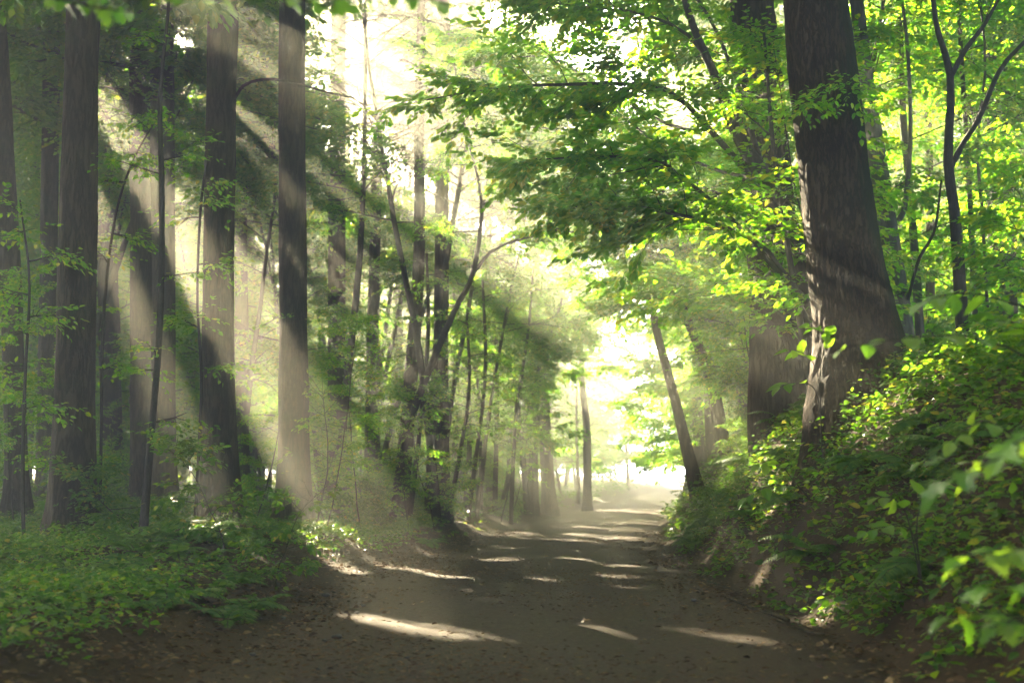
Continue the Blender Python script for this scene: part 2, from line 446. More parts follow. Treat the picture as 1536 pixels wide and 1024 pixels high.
# gaps in the high roof that let sun onto the arching boughs and the wood behind
HIGH = [(at(a, b, d), rr) for a, b, d, rr in [(760, 330, 25, .9), (900, 160, 19, .7), (1010, 360, 20, .8), (650, 150, 27, .8), (1060, 520, 26, .9), (860, 430, 27, .9), (700, 500, 38, 1.2),
        (980, 560, 30, 1.0), (1400, 250, 30, 1.0), (1300, 420, 30, .8), (1450, 400, 26, .6), (1010, 130, 17, .6), (800, 60, 24, .8), (950, 260, 17, .6), (1080, 300, 19, .7), (720, 220, 22, .7), (850, 280, 20, .7), (1100, 120, 20, .7), (920, 420, 24, .8), (640, 300, 27, .6), (560, 200, 31, .8), (700, 380, 33, .9), (500, 330, 34, .7), (800, 200, 22, .8), (1000, 230, 18, .6), (900, 330, 20, .7), (1050, 420, 21, .7)]]
for _ in range(26):
    y_ = 9 + 33 * rng.random() ** 1.3; x_ = cx(y_) + rng.uniform(-2.1, 2.3)
    GAPS.append((np.array([x_, y_, float(road_z(y_)) + .05]), float(rng.uniform(.05, .12) * (1 + y_ / 45))))
for _ in range(14):
    y_ = rng.uniform(7.5, 20); x_ = cx(y_) + half_right(y_) + rng.uniform(.1, 1.9)
    GAPS.append((np.array([x_, y_, float(gz(x_, y_)) + .2]), float(rng.uniform(.05, .13))))
GP = np.array([g[0] for g in GAPS]); GR = np.array([g[1] for g in GAPS])
# open sky seen between crowns high over the wood
SKY_GAPS = [(at(745, 25, 40), .6), (at(275, 60, 45), .6), (at(330, 15, 45), .5)]
HIGH += [(at(a, b, d), rr) for a, b, d, rr in [(850, 600, 62, 2.4), (950, 560, 50, 2.5), (760, 620, 48, 2.0), (900, 480, 46, 2.0), (800, 420, 44, 1.8), (720, 560, 42, 1.5), (1010, 470, 34, 1.5), (870, 640, 46, 1.8), (960, 660, 55, 2.5)]]
for _ in range(20):
    HIGH.append((at(rng.uniform(-20, 760), rng.uniform(430, 720), rng.uniform(42, 56)), rng.uniform(.6, 1.1)))
for px_, py_, d_ in [(450, 480, 38), (560, 560, 40), (640, 430, 40), (700, 620, 42), (520, 420, 42), (610, 640, 38), (400, 600, 36), (680, 340, 42), (860, 560, 44), (820, 480, 48)]:
    HIGH.append((at(px_, py_, d_), .95))
for _ in range(12):
    HIGH.append((at(rng.uniform(1080, 1560), rng.uniform(100, 520), rng.uniform(24, 44)), rng.uniform(.6, 1.1)))
HP = np.array([g[0] for g in HIGH]); HR = np.array([g[1] * (1.25 if g[0][1] < 29 else 1) for g in HIGH])
def keep_mask(P, high=False):
    """leaves to keep: outside every shaft that runs from its lit spot towards the sun"""
    k = np.ones(len(P), bool)
    for q, rad in (list(zip(GP, GR)) + (list(zip(HP, HR)) if high else [])):
        v = P - q
        t = v @ SUN
        d2 = np.sum(v * v, 1) - t * t
        k &= ~((t > 1.2) & (d2 < rad * rad))
    return k

def keep_view(P):
    k = np.ones(len(P), bool)
    for c, rad in SKY_GAPS:
        dr = unit(c - CAM); v = P - CAM; t = v @ dr
        d2 = np.sum(v * v, 1) - t * t
        soft = .25 + .75 * np.abs(np.sin(P[:, 0] * 37.1 + P[:, 2] * 91.7)) + .35 * np.sin(P[:, 0] * 3.1 + P[:, 2] * 4.7)
        k &= ~((d2 < (rad * t / np.linalg.norm(c - CAM)) ** 2 * soft) & (t > 22))
    return k

# ------------------------------------------------------------------ setting: ground and road
def axis(a, b, fine, lo, hi, g=1.12):
    c = list(np.arange(lo, hi + 1e-6, fine)); s = fine
    x = hi
    while x < b: s *= g; x += s; c.append(min(x, b))
    s = fine; x = lo
    while x > a: s *= g; x -= s; c.insert(0, max(x, a))
    return np.array(c)

gx, gy = axis(-100, 100, .16, -9, 9), axis(-30, 114, .2, 2, 46)
X, Y = np.meshgrid(gx, gy)
Z = gz(X, Y)
u_ = X - cx(np.minimum(Y, 95))
inside = sstep((half_left(Y) + u_) / .4) * sstep((half_right(Y) - u_) / .4)
Z = Z - .06 * inside
nx, ny = len(gx), len(gy)
V = np.stack([X, Y, Z], -1).reshape(-1, 3)
i = np.arange(ny - 1)[:, None] * nx + np.arange(nx - 1)[None, :]
Q = np.stack([i, i + 1, i + nx + 1, i + nx], -1).reshape(-1)
nq = (nx - 1) * (ny - 1)
me = mesh_from('forest_floor', V, Q, np.arange(nq) * 4, np.full(nq, 4), [M['soil']], smooth=np.ones(nq))
o = link('forest_floor', me); o['kind'] = 'structure'; o['label'] = 'dark brown forest floor rising to a bank on one side of the track'

ry = np.concatenate([np.arange(-12, 50, .22), np.arange(50, 94, .8)])
rs = np.linspace(-1, 1, 33)
wl = half_left(ry) + .10 * lumps(ry * 0 + 3, ry, 1.6) + .15
wr = half_right(ry) + .10 * lumps(ry * 0 + 9, ry, 1.9) + .15
RX = cx(ry)[:, None] + np.where(rs[None, :] < 0, rs[None, :] * wl[:, None], rs[None, :] * wr[:, None])
RY = np.repeat(ry[:, None], 33, 1)
RZ = road_z(RY) + .015 + .05 * (1 - rs[None, :] ** 2) - .035 * np.exp(-((np.abs(rs[None, :] + .05) - .42) / .12) ** 2) * (.7 + .5 * lumps(RX, RY, .6)) + .012 * lumps(RX, RY, 2.2) - .10 * (np.abs(rs[None, :]) > .985)
V = np.stack([RX, RY, RZ], -1).reshape(-1, 3)
i = np.arange(len(ry) - 1)[:, None] * 33 + np.arange(32)[None, :]
Q = np.stack([i, i + 1, i + 34, i + 33], -1).reshape(-1)
nq = (len(ry) - 1) * 32
me = mesh_from('road', V, Q, np.arange(nq) * 4, np.full(nq, 4), [M['road']], smooth=np.ones(nq))
at_ = me.attributes.new('edge', 'FLOAT', 'POINT')
at_.data.foreach_set('value', (np.abs(np.repeat(rs[None, :], len(ry), 0)) ** 3).astype(np.float32).ravel())
o = link('road', me); o['kind'] = 'structure'; o['label'] = 'grey brown dirt track curving away through the forest'

# ------------------------------------------------------------------ tall forest trees
def crown_variant(seed, h, rad, n_br=34, leaf=.17):
    r = np.random.default_rng(seed)
    lv, tubes = Leaves(), []
    for i in range(n_br):
        t = (i + r.random()) / n_br
        ln = rad * (1 - .75 * t ** 1.6) * r.uniform(.6, 1.15) * (.6 + .4 * min(1, t * 5))
        a = i * 2.399 + r.normal(0, .4); el = r.uniform(-.12, .3) + .5 * t
        d = (math.cos(a) * math.cos(el), math.sin(a) * math.cos(el), math.sin(el))
        br = curve((0, 0, t * h), d, ln, 6, r, .1, .04)
        rr = .05 * (1 - .7 * t)
        tubes.append((br, np.linspace(rr, rr * .25, 7), 4))
        clothe(r, br, lv, tubes, leaf, 15, 1.3, 8, r0=.012, sub_n=7, twig=.6, start=.18)
    return tubes, lv.arrays()

CROWNS = []
for s in range(5):
    tb, arr = crown_variant(100 + s, 12.5, [3.6, 4.2, 3.3, 4.6, 3.9][s])
    CROWNS.append((tb, arr))
_crown_mesh = {}
def crown_object(k, base, rz, sc, parent, force=False):
    """crown part; copies share one mesh unless a shaft of light passes through this one"""
    tb, (P, D, Nn, L) = CROWNS[k]
    c, s = math.cos(rz), math.sin(rz)
    Rm = np.array([[c, -s, 0], [s, c, 0], [0, 0, 1]])
    W = (P * sc) @ Rm.T + np.asarray(base)
    kp = keep_mask(W, True) & keep_view(W)
    if kp.all():
        if k not in _crown_mesh:
            _crown_mesh[k] = build_crown(k, np.ones(len(P), bool))
        me = _crown_mesh[k]
    else:
        me = build_crown(k, kp)
    rb = Vector(base) - parent.location
    return link('crown', me, parent, rb, rz, sc)

def build_crown(k, kp):
    tb, (P, D, Nn, L) = CROWNS[k]
    g = Geo()
    g.add(leaf_geo(P[kp], D[kp], Nn[kp], L[kp], DIAM if False else OVAL, .62))
    for t in tb: g.add(tube_geo(*t), 1, True)
    return g.mesh('crown', [M['canopy_leaf'], M['bark_twig']])

def smooth_poly(P, W, n):
    """Catmull-Rom through the measured points"""
    P = np.asarray(P, float); W = np.asarray(W, float)
    if len(P) == 2:
        t = np.linspace(0, 1, n)[:, None]
        return P[0] * (1 - t) + P[1] * t, W[0] * (1 - t[:, 0]) + W[1] * t[:, 0]
    A = np.concatenate([P, W[:, None]], 1)
    A = np.concatenate([[2 * A[0] - A[1]], A, [2 * A[-1] - A[-2]]])
    out = []
    for t in np.linspace(0, len(P) - 1 - 1e-6, n):
        i = int(t); f = t - i
        a, b, c, d = A[i:i + 4]
        out.append(.5 * (2 * b + (c - a) * f + (2 * a - 5 * b + 4 * c - d) * f * f + (3 * b - a - 3 * c + d) * f ** 3))
    out = np.array(out)
    return out[:, :3], np.maximum(out[:, 3], .003)

_tn = [0]
def stem_tree(name, label, cat, spec, d, bark='bark', top=None, crown=True, limbs=(), group=None, ns=14, bump=.035, flare=.5, ck=None, leafy=None, crown_sc=1.0, crown_z=None, deep=.12, barkd=0.0, step=0):
    """a tree whose trunk follows measured points; spec = [(px, py, width px)] from the foot up"""
    _tn[0] += 1
    r = np.random.default_rng(500 + _tn[0])
    P = np.array([at(a, b, d) for a, b, _ in spec]); W = np.array([w * d / F_PX / 2 for _, _, w in spec])
    x, y = P[0][0], P[0][1]
    zg = float(gz(x, y))
    if P[0][2] - zg > .05:
        P = np.concatenate([[[x + (P[0][0] - P[1][0]) * .1, y, zg - deep]], P]); W = np.concatenate([[W[0] * 1.08], W])
    else:
        P[0][2] = zg - deep
    if top:
        dr = unit(P[-1] - P[-2]); n_ = 3
        for k in range(1, n_ + 1):
            z = P[len(W) - 1][2] if False else P[-1][2]
        z0 = P[-1][2]; w0 = W[-1]; q = P[-1].copy(); steps = 4
        for k in range(1, steps + 1):
            dr = unit(dr * (1, 1, 1) + np.array([0, 0, .25]) + r.normal(0, .02, 3))
            q = q + dr * (top - z0) / steps / max(dr[2], .5)
            P = np.concatenate([P, [q]]); W = np.concatenate([W, [w0 * (1 - .85 * k / steps)]])
    base = np.array([P[0][0], P[0][1], zg])
    root = thing(name, label, cat, tuple(base), 0, group)
    n = int(max(24, (P[-1][2] - P[0][2]) * 3.2)) if ns > 10 else 22
    if step: n = int((P[-1][2] - P[0][2]) / step)
    pts, rad = smooth_poly(P - base, W, n)
    if flare:
        rad = rad * (1 + flare * np.exp(-np.maximum(pts[:, 2] + .1, 0) / (2.2 * W[0] + .02)))
    g = Geo()
    g.add(tube_geo(pts, rad, ns, bump, seed=_tn[0], bark=barkd, roots=.35 if ns >= 14 and flare >= .25 else 0), 0, True)
    lv = Leaves(); tubes = []
    for lb in limbs:
        lp, lr = smooth_poly(np.array([at(a, b, dd) for a, b, _, dd in lb]) - base, np.array([w * dd / F_PX / 2 for _, _, w, dd in lb]), 12)
        g.add(tube_geo(lp, lr, 7, .03, seed=_tn[0]), 0, True)
        if leafy:
            clothe(r, lp, lv, tubes, leafy.get('leaf', .085), leafy.get('n', 16), leafy.get('side', 1.3), leafy.get('nl', 10), start=leafy.get('start', .25), r0=.008, sub_n=leafy.get('sub', 8))
    link('trunk', g.mesh('trunk', [M[bark]]), root)
    if leafy and leafy.get('stem'):
        zf = leafy['stem']
        ok = pts[pts[:, 2] > zf * pts[-1][2]]
        for k in range(leafy.get('nb', 12)):
            p, T = interp(ok, np.array([(k + r.random()) / leafy.get('nb', 12)]))
            a = k * 2.4 + r.normal(0, .3); el = r.uniform(.05, .5)
            ln = leafy.get('rad', 1.6) * r.uniform(.6, 1.2)
            br = curve(p[0], (math.cos(a) * math.cos(el), math.sin(a) * math.cos(el), math.sin(el)), ln, 5, r, .1, .04)
            tubes.append((br, np.linspace(.014, .004, 6), 4))
            clothe(r, br, lv, tubes, leafy.get('leaf', .085), leafy.get('n', 12), leafy.get('side', .8), leafy.get('nl', 10), start=.15, r0=.006, sub_n=leafy.get('sub', 6))
    if lv.P:
        A = lv.arrays()
        Wd = A[0] + base
        k = keep_mask(Wd) & keep_view(Wd)
        A = tuple(q[k] for q in A)
        g = Geo(); g.add(leaf_geo(*A, OVAL, .62))
        for t in tubes: g.add(tube_geo(*t), 1, True)
        link('foliage', g.mesh('foliage', [M['beech_leaf'], M['bark_twig']]), root)
    if crown and top:
        k = int(r.integers(0, 5)) if ck is None else ck
        zc = crown_z if crown_z else (max(7.5, .395 * d + 1.6) if d < 27 else r.uniform(9.5, 11))
        sc = crown_sc * (top - zc + 1.0) / 12.5
        j = np.argmin(np.abs(pts[:, 2] + base[2] - zc))
        crown_object(k, tuple(pts[j] + base), float(r.uniform(0, 6.28)), min(1.15, max(.75, sc)), root)
    return root

TALL = 'tall straight trees of the forest'
stem_tree('forest_tree', 'dark trunk at the far edge of the photo tilting out of frame', 'tree', [(24, 700, 34), (18, 480, 32), (3, 150, 28), (-8, 0, 27)], 24, top=20)
stem_tree('forest_tree', 'slim dark trunk standing just outside the thickest near trunk, half hidden by leaves', 'tree', [(68, 700, 27), (72, 450, 26), (77, 100, 25), (79, 0, 24)], 30, top=21)
stem_tree('forest_tree', 'nearest of the straight dark trunks, its foot among ferns beside the track', 'tree', [(108, 830, 64), (110, 700, 60), (115, 450, 56), (122, 100, 53), (126, 0, 53)], 18, top=20, ns=80, bump=.02, barkd=.006, step=.08)
stem_tree('forest_tree', 'pale hazy trunk with sunlit foot glimpsed behind the nearest dark trunk', 'tree', [(170, 760, 32), (164, 500, 31), (158, 300, 28), (154, 0, 25)], 34, top=21)
stem_tree('forest_tree', 'grey trunk crossed by sunbeams, first of the close twin pair', 'tree', [(214, 745, 36), (213, 400, 35), (211, 0, 35)], 29, top=22)
stem_tree('forest_tree', 'darker trunk touching its twin, behind the thin crooked sapling', 'tree', [(247, 745, 36), (245, 400, 35), (243, 0, 36)], 28, top=22)
stem_tree('forest_tree', 'thick upright trunk between the twin pair and the beam lit trunk, shrubs round its foot', 'tree', [(328, 800, 56), (327, 500, 49), (331, 200, 47), (335, 0, 47)], 20.5, top=21, ns=80, bump=.02, barkd=.006, step=.08,
          limbs=[[(350, 152, 5, 20.5), (366, 128, 5, 20.2), (400, 119, 4.5, 19.9), (440, 124, 4, 19.6), (485, 137, 3.5, 19.4), (530, 147, 2.5, 19.2)]])
stem_tree('forest_tree', 'narrow trunk half covered by the thick upright trunk in front', 'tree', [(364, 720, 21), (361, 300, 19), (357, 0, 18)], 34, top=20)
stem_tree('forest_tree', 'faint pole thin trunk in the haze between two thick trunks', 'tree', [(378, 730, 15), (377, 300, 13), (378, 0, 11)], 42, top=20)
stem_tree('forest_tree', 'tall trunk with the broad pale sunbeam falling across it', 'tree', [(441, 770, 48), (440, 500, 42), (438, 200, 41), (438, 0, 41)], 24.5, top=22, ns=64, bump=.02, barkd=.006, step=.1)
stem_tree('forest_tree', 'hazy trunk just beyond the beam lit trunk', 'tree', [(505, 745, 30), (505, 450, 27), (507, 100, 24), (508, 0, 23)], 33, top=21)
stem_tree('forest_tree', 'pale trunk almost touching the hazy trunk in front of it', 'tree', [(523, 745, 12), (521, 450, 11), (519, 0, 10)], 45, top=20)
stem_tree('forest_tree', 'thin dim trunk among twigs behind the light shaft', 'tree', [(556, 750, 21), (559, 500, 18), (567, 200, 15), (573, 0, 12)], 36, top=19)
stem_tree('forest_tree', 'slightly curved trunk with a leaning sapling crossing its foot', 'tree', [(598, 780, 25), (612, 620, 22), (628, 400, 18), (629, 200, 16), (632, 0, 13)], 30, top=17)
stem_tree('forest_tree', 'straight mid distance trunk rising from green scrub by the track bend', 'tree', [(661, 800, 27), (662, 500, 22), (664, 200, 20), (665, 0, 18)], 32, top=20)
stem_tree('forest_tree', 'dim upright trunk of the pair nearest the bright clearing', 'tree', [(800, 770, 15), (800, 600, 13), (802, 450, 12), (803, 200, 10)], 46, top=17)
stem_tree('forest_tree', 'pale trunk tapering upward at the edge of the white glow', 'tree', [(824, 775, 20), (815, 600, 17), (808, 500, 15), (800, 250, 11)], 48, top=18)
stem_tree('forest_tree', 'slender faint trunk standing inside the bright glow beside the track', 'tree', [(881, 765, 13), (880, 640, 11), (872, 560, 10), (868, 400, 6)], 54, top=14, crown=False, leafy=dict(stem=.55, nb=10, rad=2.0, n=8, leaf=.12, sub=4))
# the bank side
stem_tree('bank_tree', 'massive rugged brown trunk with a mossy shaded side leaning over the bank', 'tree', [(1300, 660, 132), (1285, 500, 108), (1268, 400, 104), (1250, 250, 101), (1223, 0, 100)], 13.5, 'bark_rugged', top=20, ns=150, bump=.02, flare=.45, crown_z=8.5, deep=.9, barkd=.011, step=.035,
          leafy=dict(leaf=.075, n=7, side=.35, nl=7, sub=4, start=.4), limbs=[[(1240, 130, 5, 13.1), (1235, 142, 3, 12.7), (1215, 150, 2.5, 12.5), (1195, 160, 2, 12.3)], [(1275, 120, 4, 13.0), (1268, 118, 3, 12.7), (1276, 140, 2, 12.5)]])
stem_tree('bank_tree', 'wide dark trunk veiled by hanging leaves, behind the massive brown trunk', 'tree', [(1180, 650, 100), (1166, 500, 84), (1153, 300, 76), (1136, 100, 70), (1127, 0, 68)], 18, top=21, ns=90, bump=.03, flare=.12, crown_z=9.5, deep=.9, barkd=.012, step=.07)
stem_tree('bank_tree', 'smooth greenish trunk leaning beside the massive brown trunk', 'tree', [(1354, 520, 35), (1346, 440, 32), (1325, 300, 29), (1300, 130, 25), (1285, 0, 22)], 19, 'bark_smooth', top=17, crown_z=9.5,
          limbs=[[(1348, 330, 9, 19), (1358, 305, 8, 19), (1366, 200, 7, 19), (1362, 80, 6, 19), (1352, -10, 5, 19)]])
stem_tree('bank_tree', 'straight stout trunk at the outer end of the bank', 'tree', [(1504, 460, 43), (1501, 250, 40), (1496, 100, 36), (1493, 0, 34)], 24, top=20)
stem_tree('bank_tree', 'thin pole like trunk next to the smooth leaning trunk', 'tree', [(1380, 500, 14), (1366, 300, 12), (1353, 150, 11), (1350, 0, 10)], 22, top=15, bark='bark_smooth')
stem_tree('bank_tree', 'thin upright stem between the smooth leaning trunk and the forked dark tree', 'tree', [(1396, 500, 14), (1395, 300, 12), (1390, 100, 10), (1388, 0, 9)], 26, top=16)
stem_tree('bank_tree', 'dark tree forking into two slanting bare limbs', 'tree', [(1442, 470, 19), (1433, 330, 17), (1422, 240, 15), (1426, 120, 12), (1405, 40, 8), (1398, -20, 7)], 15, 'bark_twig', top=11, crown=False,
          limbs=[[(1424, 255, 10, 15), (1445, 215, 9, 15), (1470, 175, 8, 14.8), (1500, 105, 7, 14.7), (1545, 55, 6, 14.5)], [(1425, 118, 9, 15), (1448, 75, 8, 14.9), (1478, 35, 6, 14.8), (1505, -15, 5, 14.6)],
                 [(1362, 450, 5, 15.4), (1378, 390, 5, 15.3), (1402, 345, 4, 15.2), (1412, 270, 3, 15.1)]])
stem_tree('bank_tree', 'wand thin stem beside the stout outer trunk', 'tree', [(1462, 470, 9), (1455, 300, 8), (1446, 150, 7), (1437, 0, 6)], 21, 'bark_twig', top=12, crown=False, leafy=dict(stem=.5, nb=10, rad=1.5, n=9))
stem_tree('bank_tree', 'very thin bent stem in front of the stout outer trunk', 'tree', [(1480, 440, 5), (1472, 300, 5), (1466, 220, 4), (1478, 100, 4), (1470, 0, 3)], 20, 'bark_twig', top=10, crown=False, leafy=dict(stem=.5, nb=8, rad=1.2, n=8))
# leaning roadside trees that arch over the track
ARCH = dict(leaf=.10, n=34, side=1.7, nl=12, sub=10, start=.34)
stem_tree('leaning_tree', 'slim bare trunk leaning over the track in front of the glow', 'tree', [(1047, 740, 19), (1010, 590, 15), (986, 500, 12), (974, 430, 10), (955, 330, 7), (935, 240, 5)], 28, crown=False,
          leafy=dict(leaf=.10, n=16, side=1.3, nl=10, sub=7, start=.1, stem=.52, nb=14, rad=2.0),
          limbs=[[(975, 430, 6, 28), (930, 380, 5, 27.6), (870, 350, 3, 27), (800, 345, 2, 26.6)], [(985, 495, 5, 28), (1020, 420, 4, 27.6), (1060, 360, 3, 27.3)], [(962, 360, 5, 28), (900, 280, 4, 28.5), (820, 240, 2, 29)]])
stem_tree('leaning_tree', 'thicker leaning trunk behind the slim bare one, closer to the bank', 'tree', [(1090, 690, 17), (1070, 580, 15), (1032, 480, 13), (1010, 420, 10), (990, 330, 7), (1000, 220, 5)], 26, crown=False,
          leafy=dict(leaf=.095, n=16, side=1.3, nl=10, sub=7, start=.1, stem=.5, nb=14, rad=1.9),
          limbs=[[(1012, 425, 6, 26), (960, 370, 4, 25.5), (900, 330, 3, 25), (840, 320, 2, 24.6)], [(1000, 250, 4, 26), (940, 180, 3, 25.5), (860, 160, 2, 25)]])
stem_tree('leaning_tree', 'thin companion stem beside the two leaning trunks', 'tree', [(1078, 670, 9), (1062, 570, 8), (1050, 500, 7), (1058, 400, 6), (1070, 300, 4)], 29, crown=False, leafy=dict(leaf=.10, n=12, side=.9, nl=10, sub=6, stem=.45, nb=12, rad=1.6))
stem_tree('bank_tree', 'thin straight trunk in yellow green light next to the veiled wide trunk', 'tree', [(1113, 650, 13), (1111, 450, 11), (1109, 250, 10), (1108, 50, 9)], 33, crown=False, top=15, leafy=dict(leaf=.10, n=12, side=1.0, nl=10, sub=6, stem=.4, nb=18, rad=2.0))
stem_tree('bank_tree', 'dim upright trunk behind the leaning trunks in the glow', 'tree', [(1047, 715, 15), (1046, 560, 13), (1045, 400, 11)], 41, crown=False, top=13, leafy=dict(leaf=.12, n=10, side=1.0, nl=10, sub=6, stem=.4, nb=16, rad=2.2))
# the great arching broadleaf tree: stands on the bank behind the massive trunk
stem_tree('arching_beech', 'broadleaf tree whose long dark limbs arch over the track from behind the massive trunk', 'tree',
          [(1235, 600, 34), (1222, 480, 32), (1205, 400, 30), (1165, 290, 26), (1110, 210, 20), (1075, 120, 15), (1040, 40, 12), (1015, -40, 8)], 16, 'bark_twig', crown=False, leafy=ARCH, flare=.2,
          limbs=[[(1190, 350, 13, 16), (1130, 270, 11, 15.7), (1060, 190, 9, 15.5), (1010, 140, 8, 15.3), (950, 126, 7, 15.1), (850, 127, 5, 15), (750, 131, 4, 15), (640, 150, 2, 15)],
                 [(1218, 460, 12, 16), (1160, 400, 9, 15.6), (1100, 330, 7, 15.2), (1040, 280, 6, 15), (985, 240, 5, 14.8), (900, 235, 4, 14.6), (800, 240, 2, 14.6)],
                 [(1228, 520, 10, 16), (1170, 400, 8, 15.2), (1120, 355, 7, 14.8), (1050, 330, 6, 14.4), (960, 312, 4, 14.2), (860, 310, 2, 14.2)],
                 [(1090, 150, 8, 16), (1040, 60, 6, 16.5), (960, 20, 4, 17), (860, 10, 3, 17.5), (780, -10, 2, 18)],
                 [(1140, 240, 9, 16), (1100, 110, 7, 17), (1060, 20, 5, 18), (1000, -60, 4, 19)],
                 [(1205, 400, 8, 16), (1150, 330, 6, 17.5), (1080, 290, 5, 19), (980, 260, 4, 21), (880, 200, 3, 23), (760, 190, 2, 24)],
                 [(1150, 270, 7, 16), (1060, 250, 5, 18.5), (950, 190, 4, 21), (840, 90, 3, 23), (740, 90, 2, 24)],
                 [(1230, 560, 7, 16), (1180, 480, 5, 16.5), (1120, 440, 4, 17.5), (1040, 420, 3, 19), (950, 400, 2, 21)],
                 [(1100, 190, 7, 16), (1010, 190, 5, 19), (900, 130, 4, 23), (760, 60, 3, 26), (640, 60, 2, 28)]])
stem_tree('arching_beech', 'smaller broadleaf tree in front of the veiled wide trunk, leaves hanging on it', 'tree',
          [(1215, 590, 12), (1200, 480, 11), (1180, 360, 9), (1160, 220, 7), (1150, 100, 5), (1140, -20, 4)], 15, 'bark_twig', crown=False, flare=.1, leafy=dict(leaf=.075, n=6, side=.4, nl=8, sub=4, start=.1, stem=.3, nb=10, rad=.6))
# left side young stems
stem_tree('sapling', 'thin crooked dark sapling in front of the twin trunks', 'sapling', [(213, 815, 14), (228, 640, 11), (240, 480, 10), (243, 300, 9), (240, 150, 7), (252, 20, 5), (256, -80, 4)], 16.5, 'bark_twig', crown=False, flare=.2,
          leafy=dict(leaf=.07, n=5, side=.25, nl=6, sub=3, stem=.05, nb=10, rad=.5))
stem_tree('sapling', 'long leaning sapling that forks high above the scrub near the track', 'sapling', [(588, 785, 11), (605, 680, 11), (626, 600, 11), (680, 470, 9), (710, 408, 8), (722, 300, 5), (700, 200, 4), (680, 90, 3)], 27, 'bark_twig', crown=False, flare=.2,
          limbs=[[(708, 412, 6, 27), (745, 372, 5, 27), (830, 345, 4, 26.5), (890, 328, 2, 26)]], leafy=dict(leaf=.085, n=10, side=.8, nl=9, sub=5, stem=.55, nb=10, rad=1.2))
for i_, (lab, spec, d) in enumerate([
    ('wand thin stem leaning towards the dim trunk pair', [(790, 760, 9), (780, 640, 8), (765, 520, 7), (770, 400, 5)], 44),
    ('wavy thin stem at the scrub edge before the dim trunk pair', [(766, 795, 6), (770, 690, 6), (775, 610, 5), (792, 500, 4), (800, 400, 3)], 38),
    ('straight thin stem behind the mid distance trunk', [(742, 790, 8), (745, 600, 7), (744, 420, 6)], 40),
    ('bent thin stem just beyond the mid distance trunk', [(700, 800, 7), (712, 700, 6), (728, 560, 5), (724, 420, 4)], 33),
    ('thin stem slanting away from the foot of the mid distance trunk', [(668, 800, 7), (690, 680, 6), (704, 580, 5), (700, 470, 4)], 31),
    ('upright switch of a stem next to the curved trunk', [(612, 790, 8), (630, 640, 7), (642, 500, 6), (640, 380, 4)], 29),
    ('very thin stem curving up in front of the thick upright trunk', [(292, 790, 5), (300, 640, 5), (302, 560, 5), (296, 440, 4), (302, 300, 4), (315, 220, 3)], 19),
    ('thin stem on the shaded floor outside the nearest dark trunk', [(36, 830, 6), (34, 700, 6), (38, 560, 5), (44, 420, 4), (30, 300, 3)], 17),
    ('thin stem slanting close beside the nearest dark trunk', [(150, 800, 5), (152, 640, 5), (155, 480, 5), (172, 330, 4), (200, 240, 3), (240, 170, 2)], 19),
]):
    stem_tree('sapling', lab, 'sapling', spec, d, 'bark_twig', crown=False, flare=.1, ns=8, leafy=dict(leaf=.085, n=6, side=.35, nl=7, sub=3, stem=.35, nb=8 if d < 20 else 13, rad=.45 if d < 20 else 1.0))

# ------------------------------------------------------------------ plain forest trees: beyond and beside the view
def px_of(p):
    v = np.asarray(p, float) - CAM
    dep = v[1] * cp + v[2] * sp
    return CX_PX + F_PX * v[0] / dep, CY_PX - F_PX * (-v[1] * sp + v[2] * cp) / dep

placed = [tuple(o.location[:2]) for o in scene.objects if o.type == 'EMPTY']
def random_tall(n, box, mind, ok, group, label, hr=(18, 23), spots=(), radr=(.13, .27), csc=(.9, 1.1)):
    got = 0
    for q in range(4000):
        if got >= n: break
        x, y = spots[q] if spots else (rng.uniform(box[0], box[1]), rng.uniform(box[2], box[3]))
        if abs(x - cx(min(y, 95))) < 3.4 or not ok(x, y): continue
        if any((x - a) ** 2 + (y - b) ** 2 < mind * mind for a, b in placed): continue
        placed.append((x, y)); got += 1
        z = float(gz(x, y)); h = rng.uniform(*hr)
        root = thing('forest_tree', label, 'tree', (x, y, z), 0, group)
        k = int(rng.integers(0, 5)); rad = rng.uniform(*radr)
        key = ('t', int(rng.integers(0, 4)))
        if key not in _crown_mesh:
            r = np.random.default_rng(900 + key[1])
            pts = curve((0, 0, -.2), (r.normal(0, .02), r.normal(0, .02), 1), 20, 26, r, .012)
            rr = np.interp(pts[:, 2], [-.2, 0, .6, 10, 20], [.34, .31, .235, .17, .03])
            g = Geo(); g.add(tube_geo(pts, rr, 12, .035, seed=key[1]), 0, True)
            _crown_mesh[key] = g.mesh('trunk', [M['bark']])
        t = link('trunk', _crown_mesh[key], root, (0, 0, 0), float(rng.uniform(0, 6.28)))
        t.scale = (rad / .235, rad / .235, h / 20)
        cs = float(rng.uniform(*csc)); zc = h - 11.5 * cs
        crown_object(k, (x, y, z + zc), float(rng.uniform(0, 6.28)), cs, root)

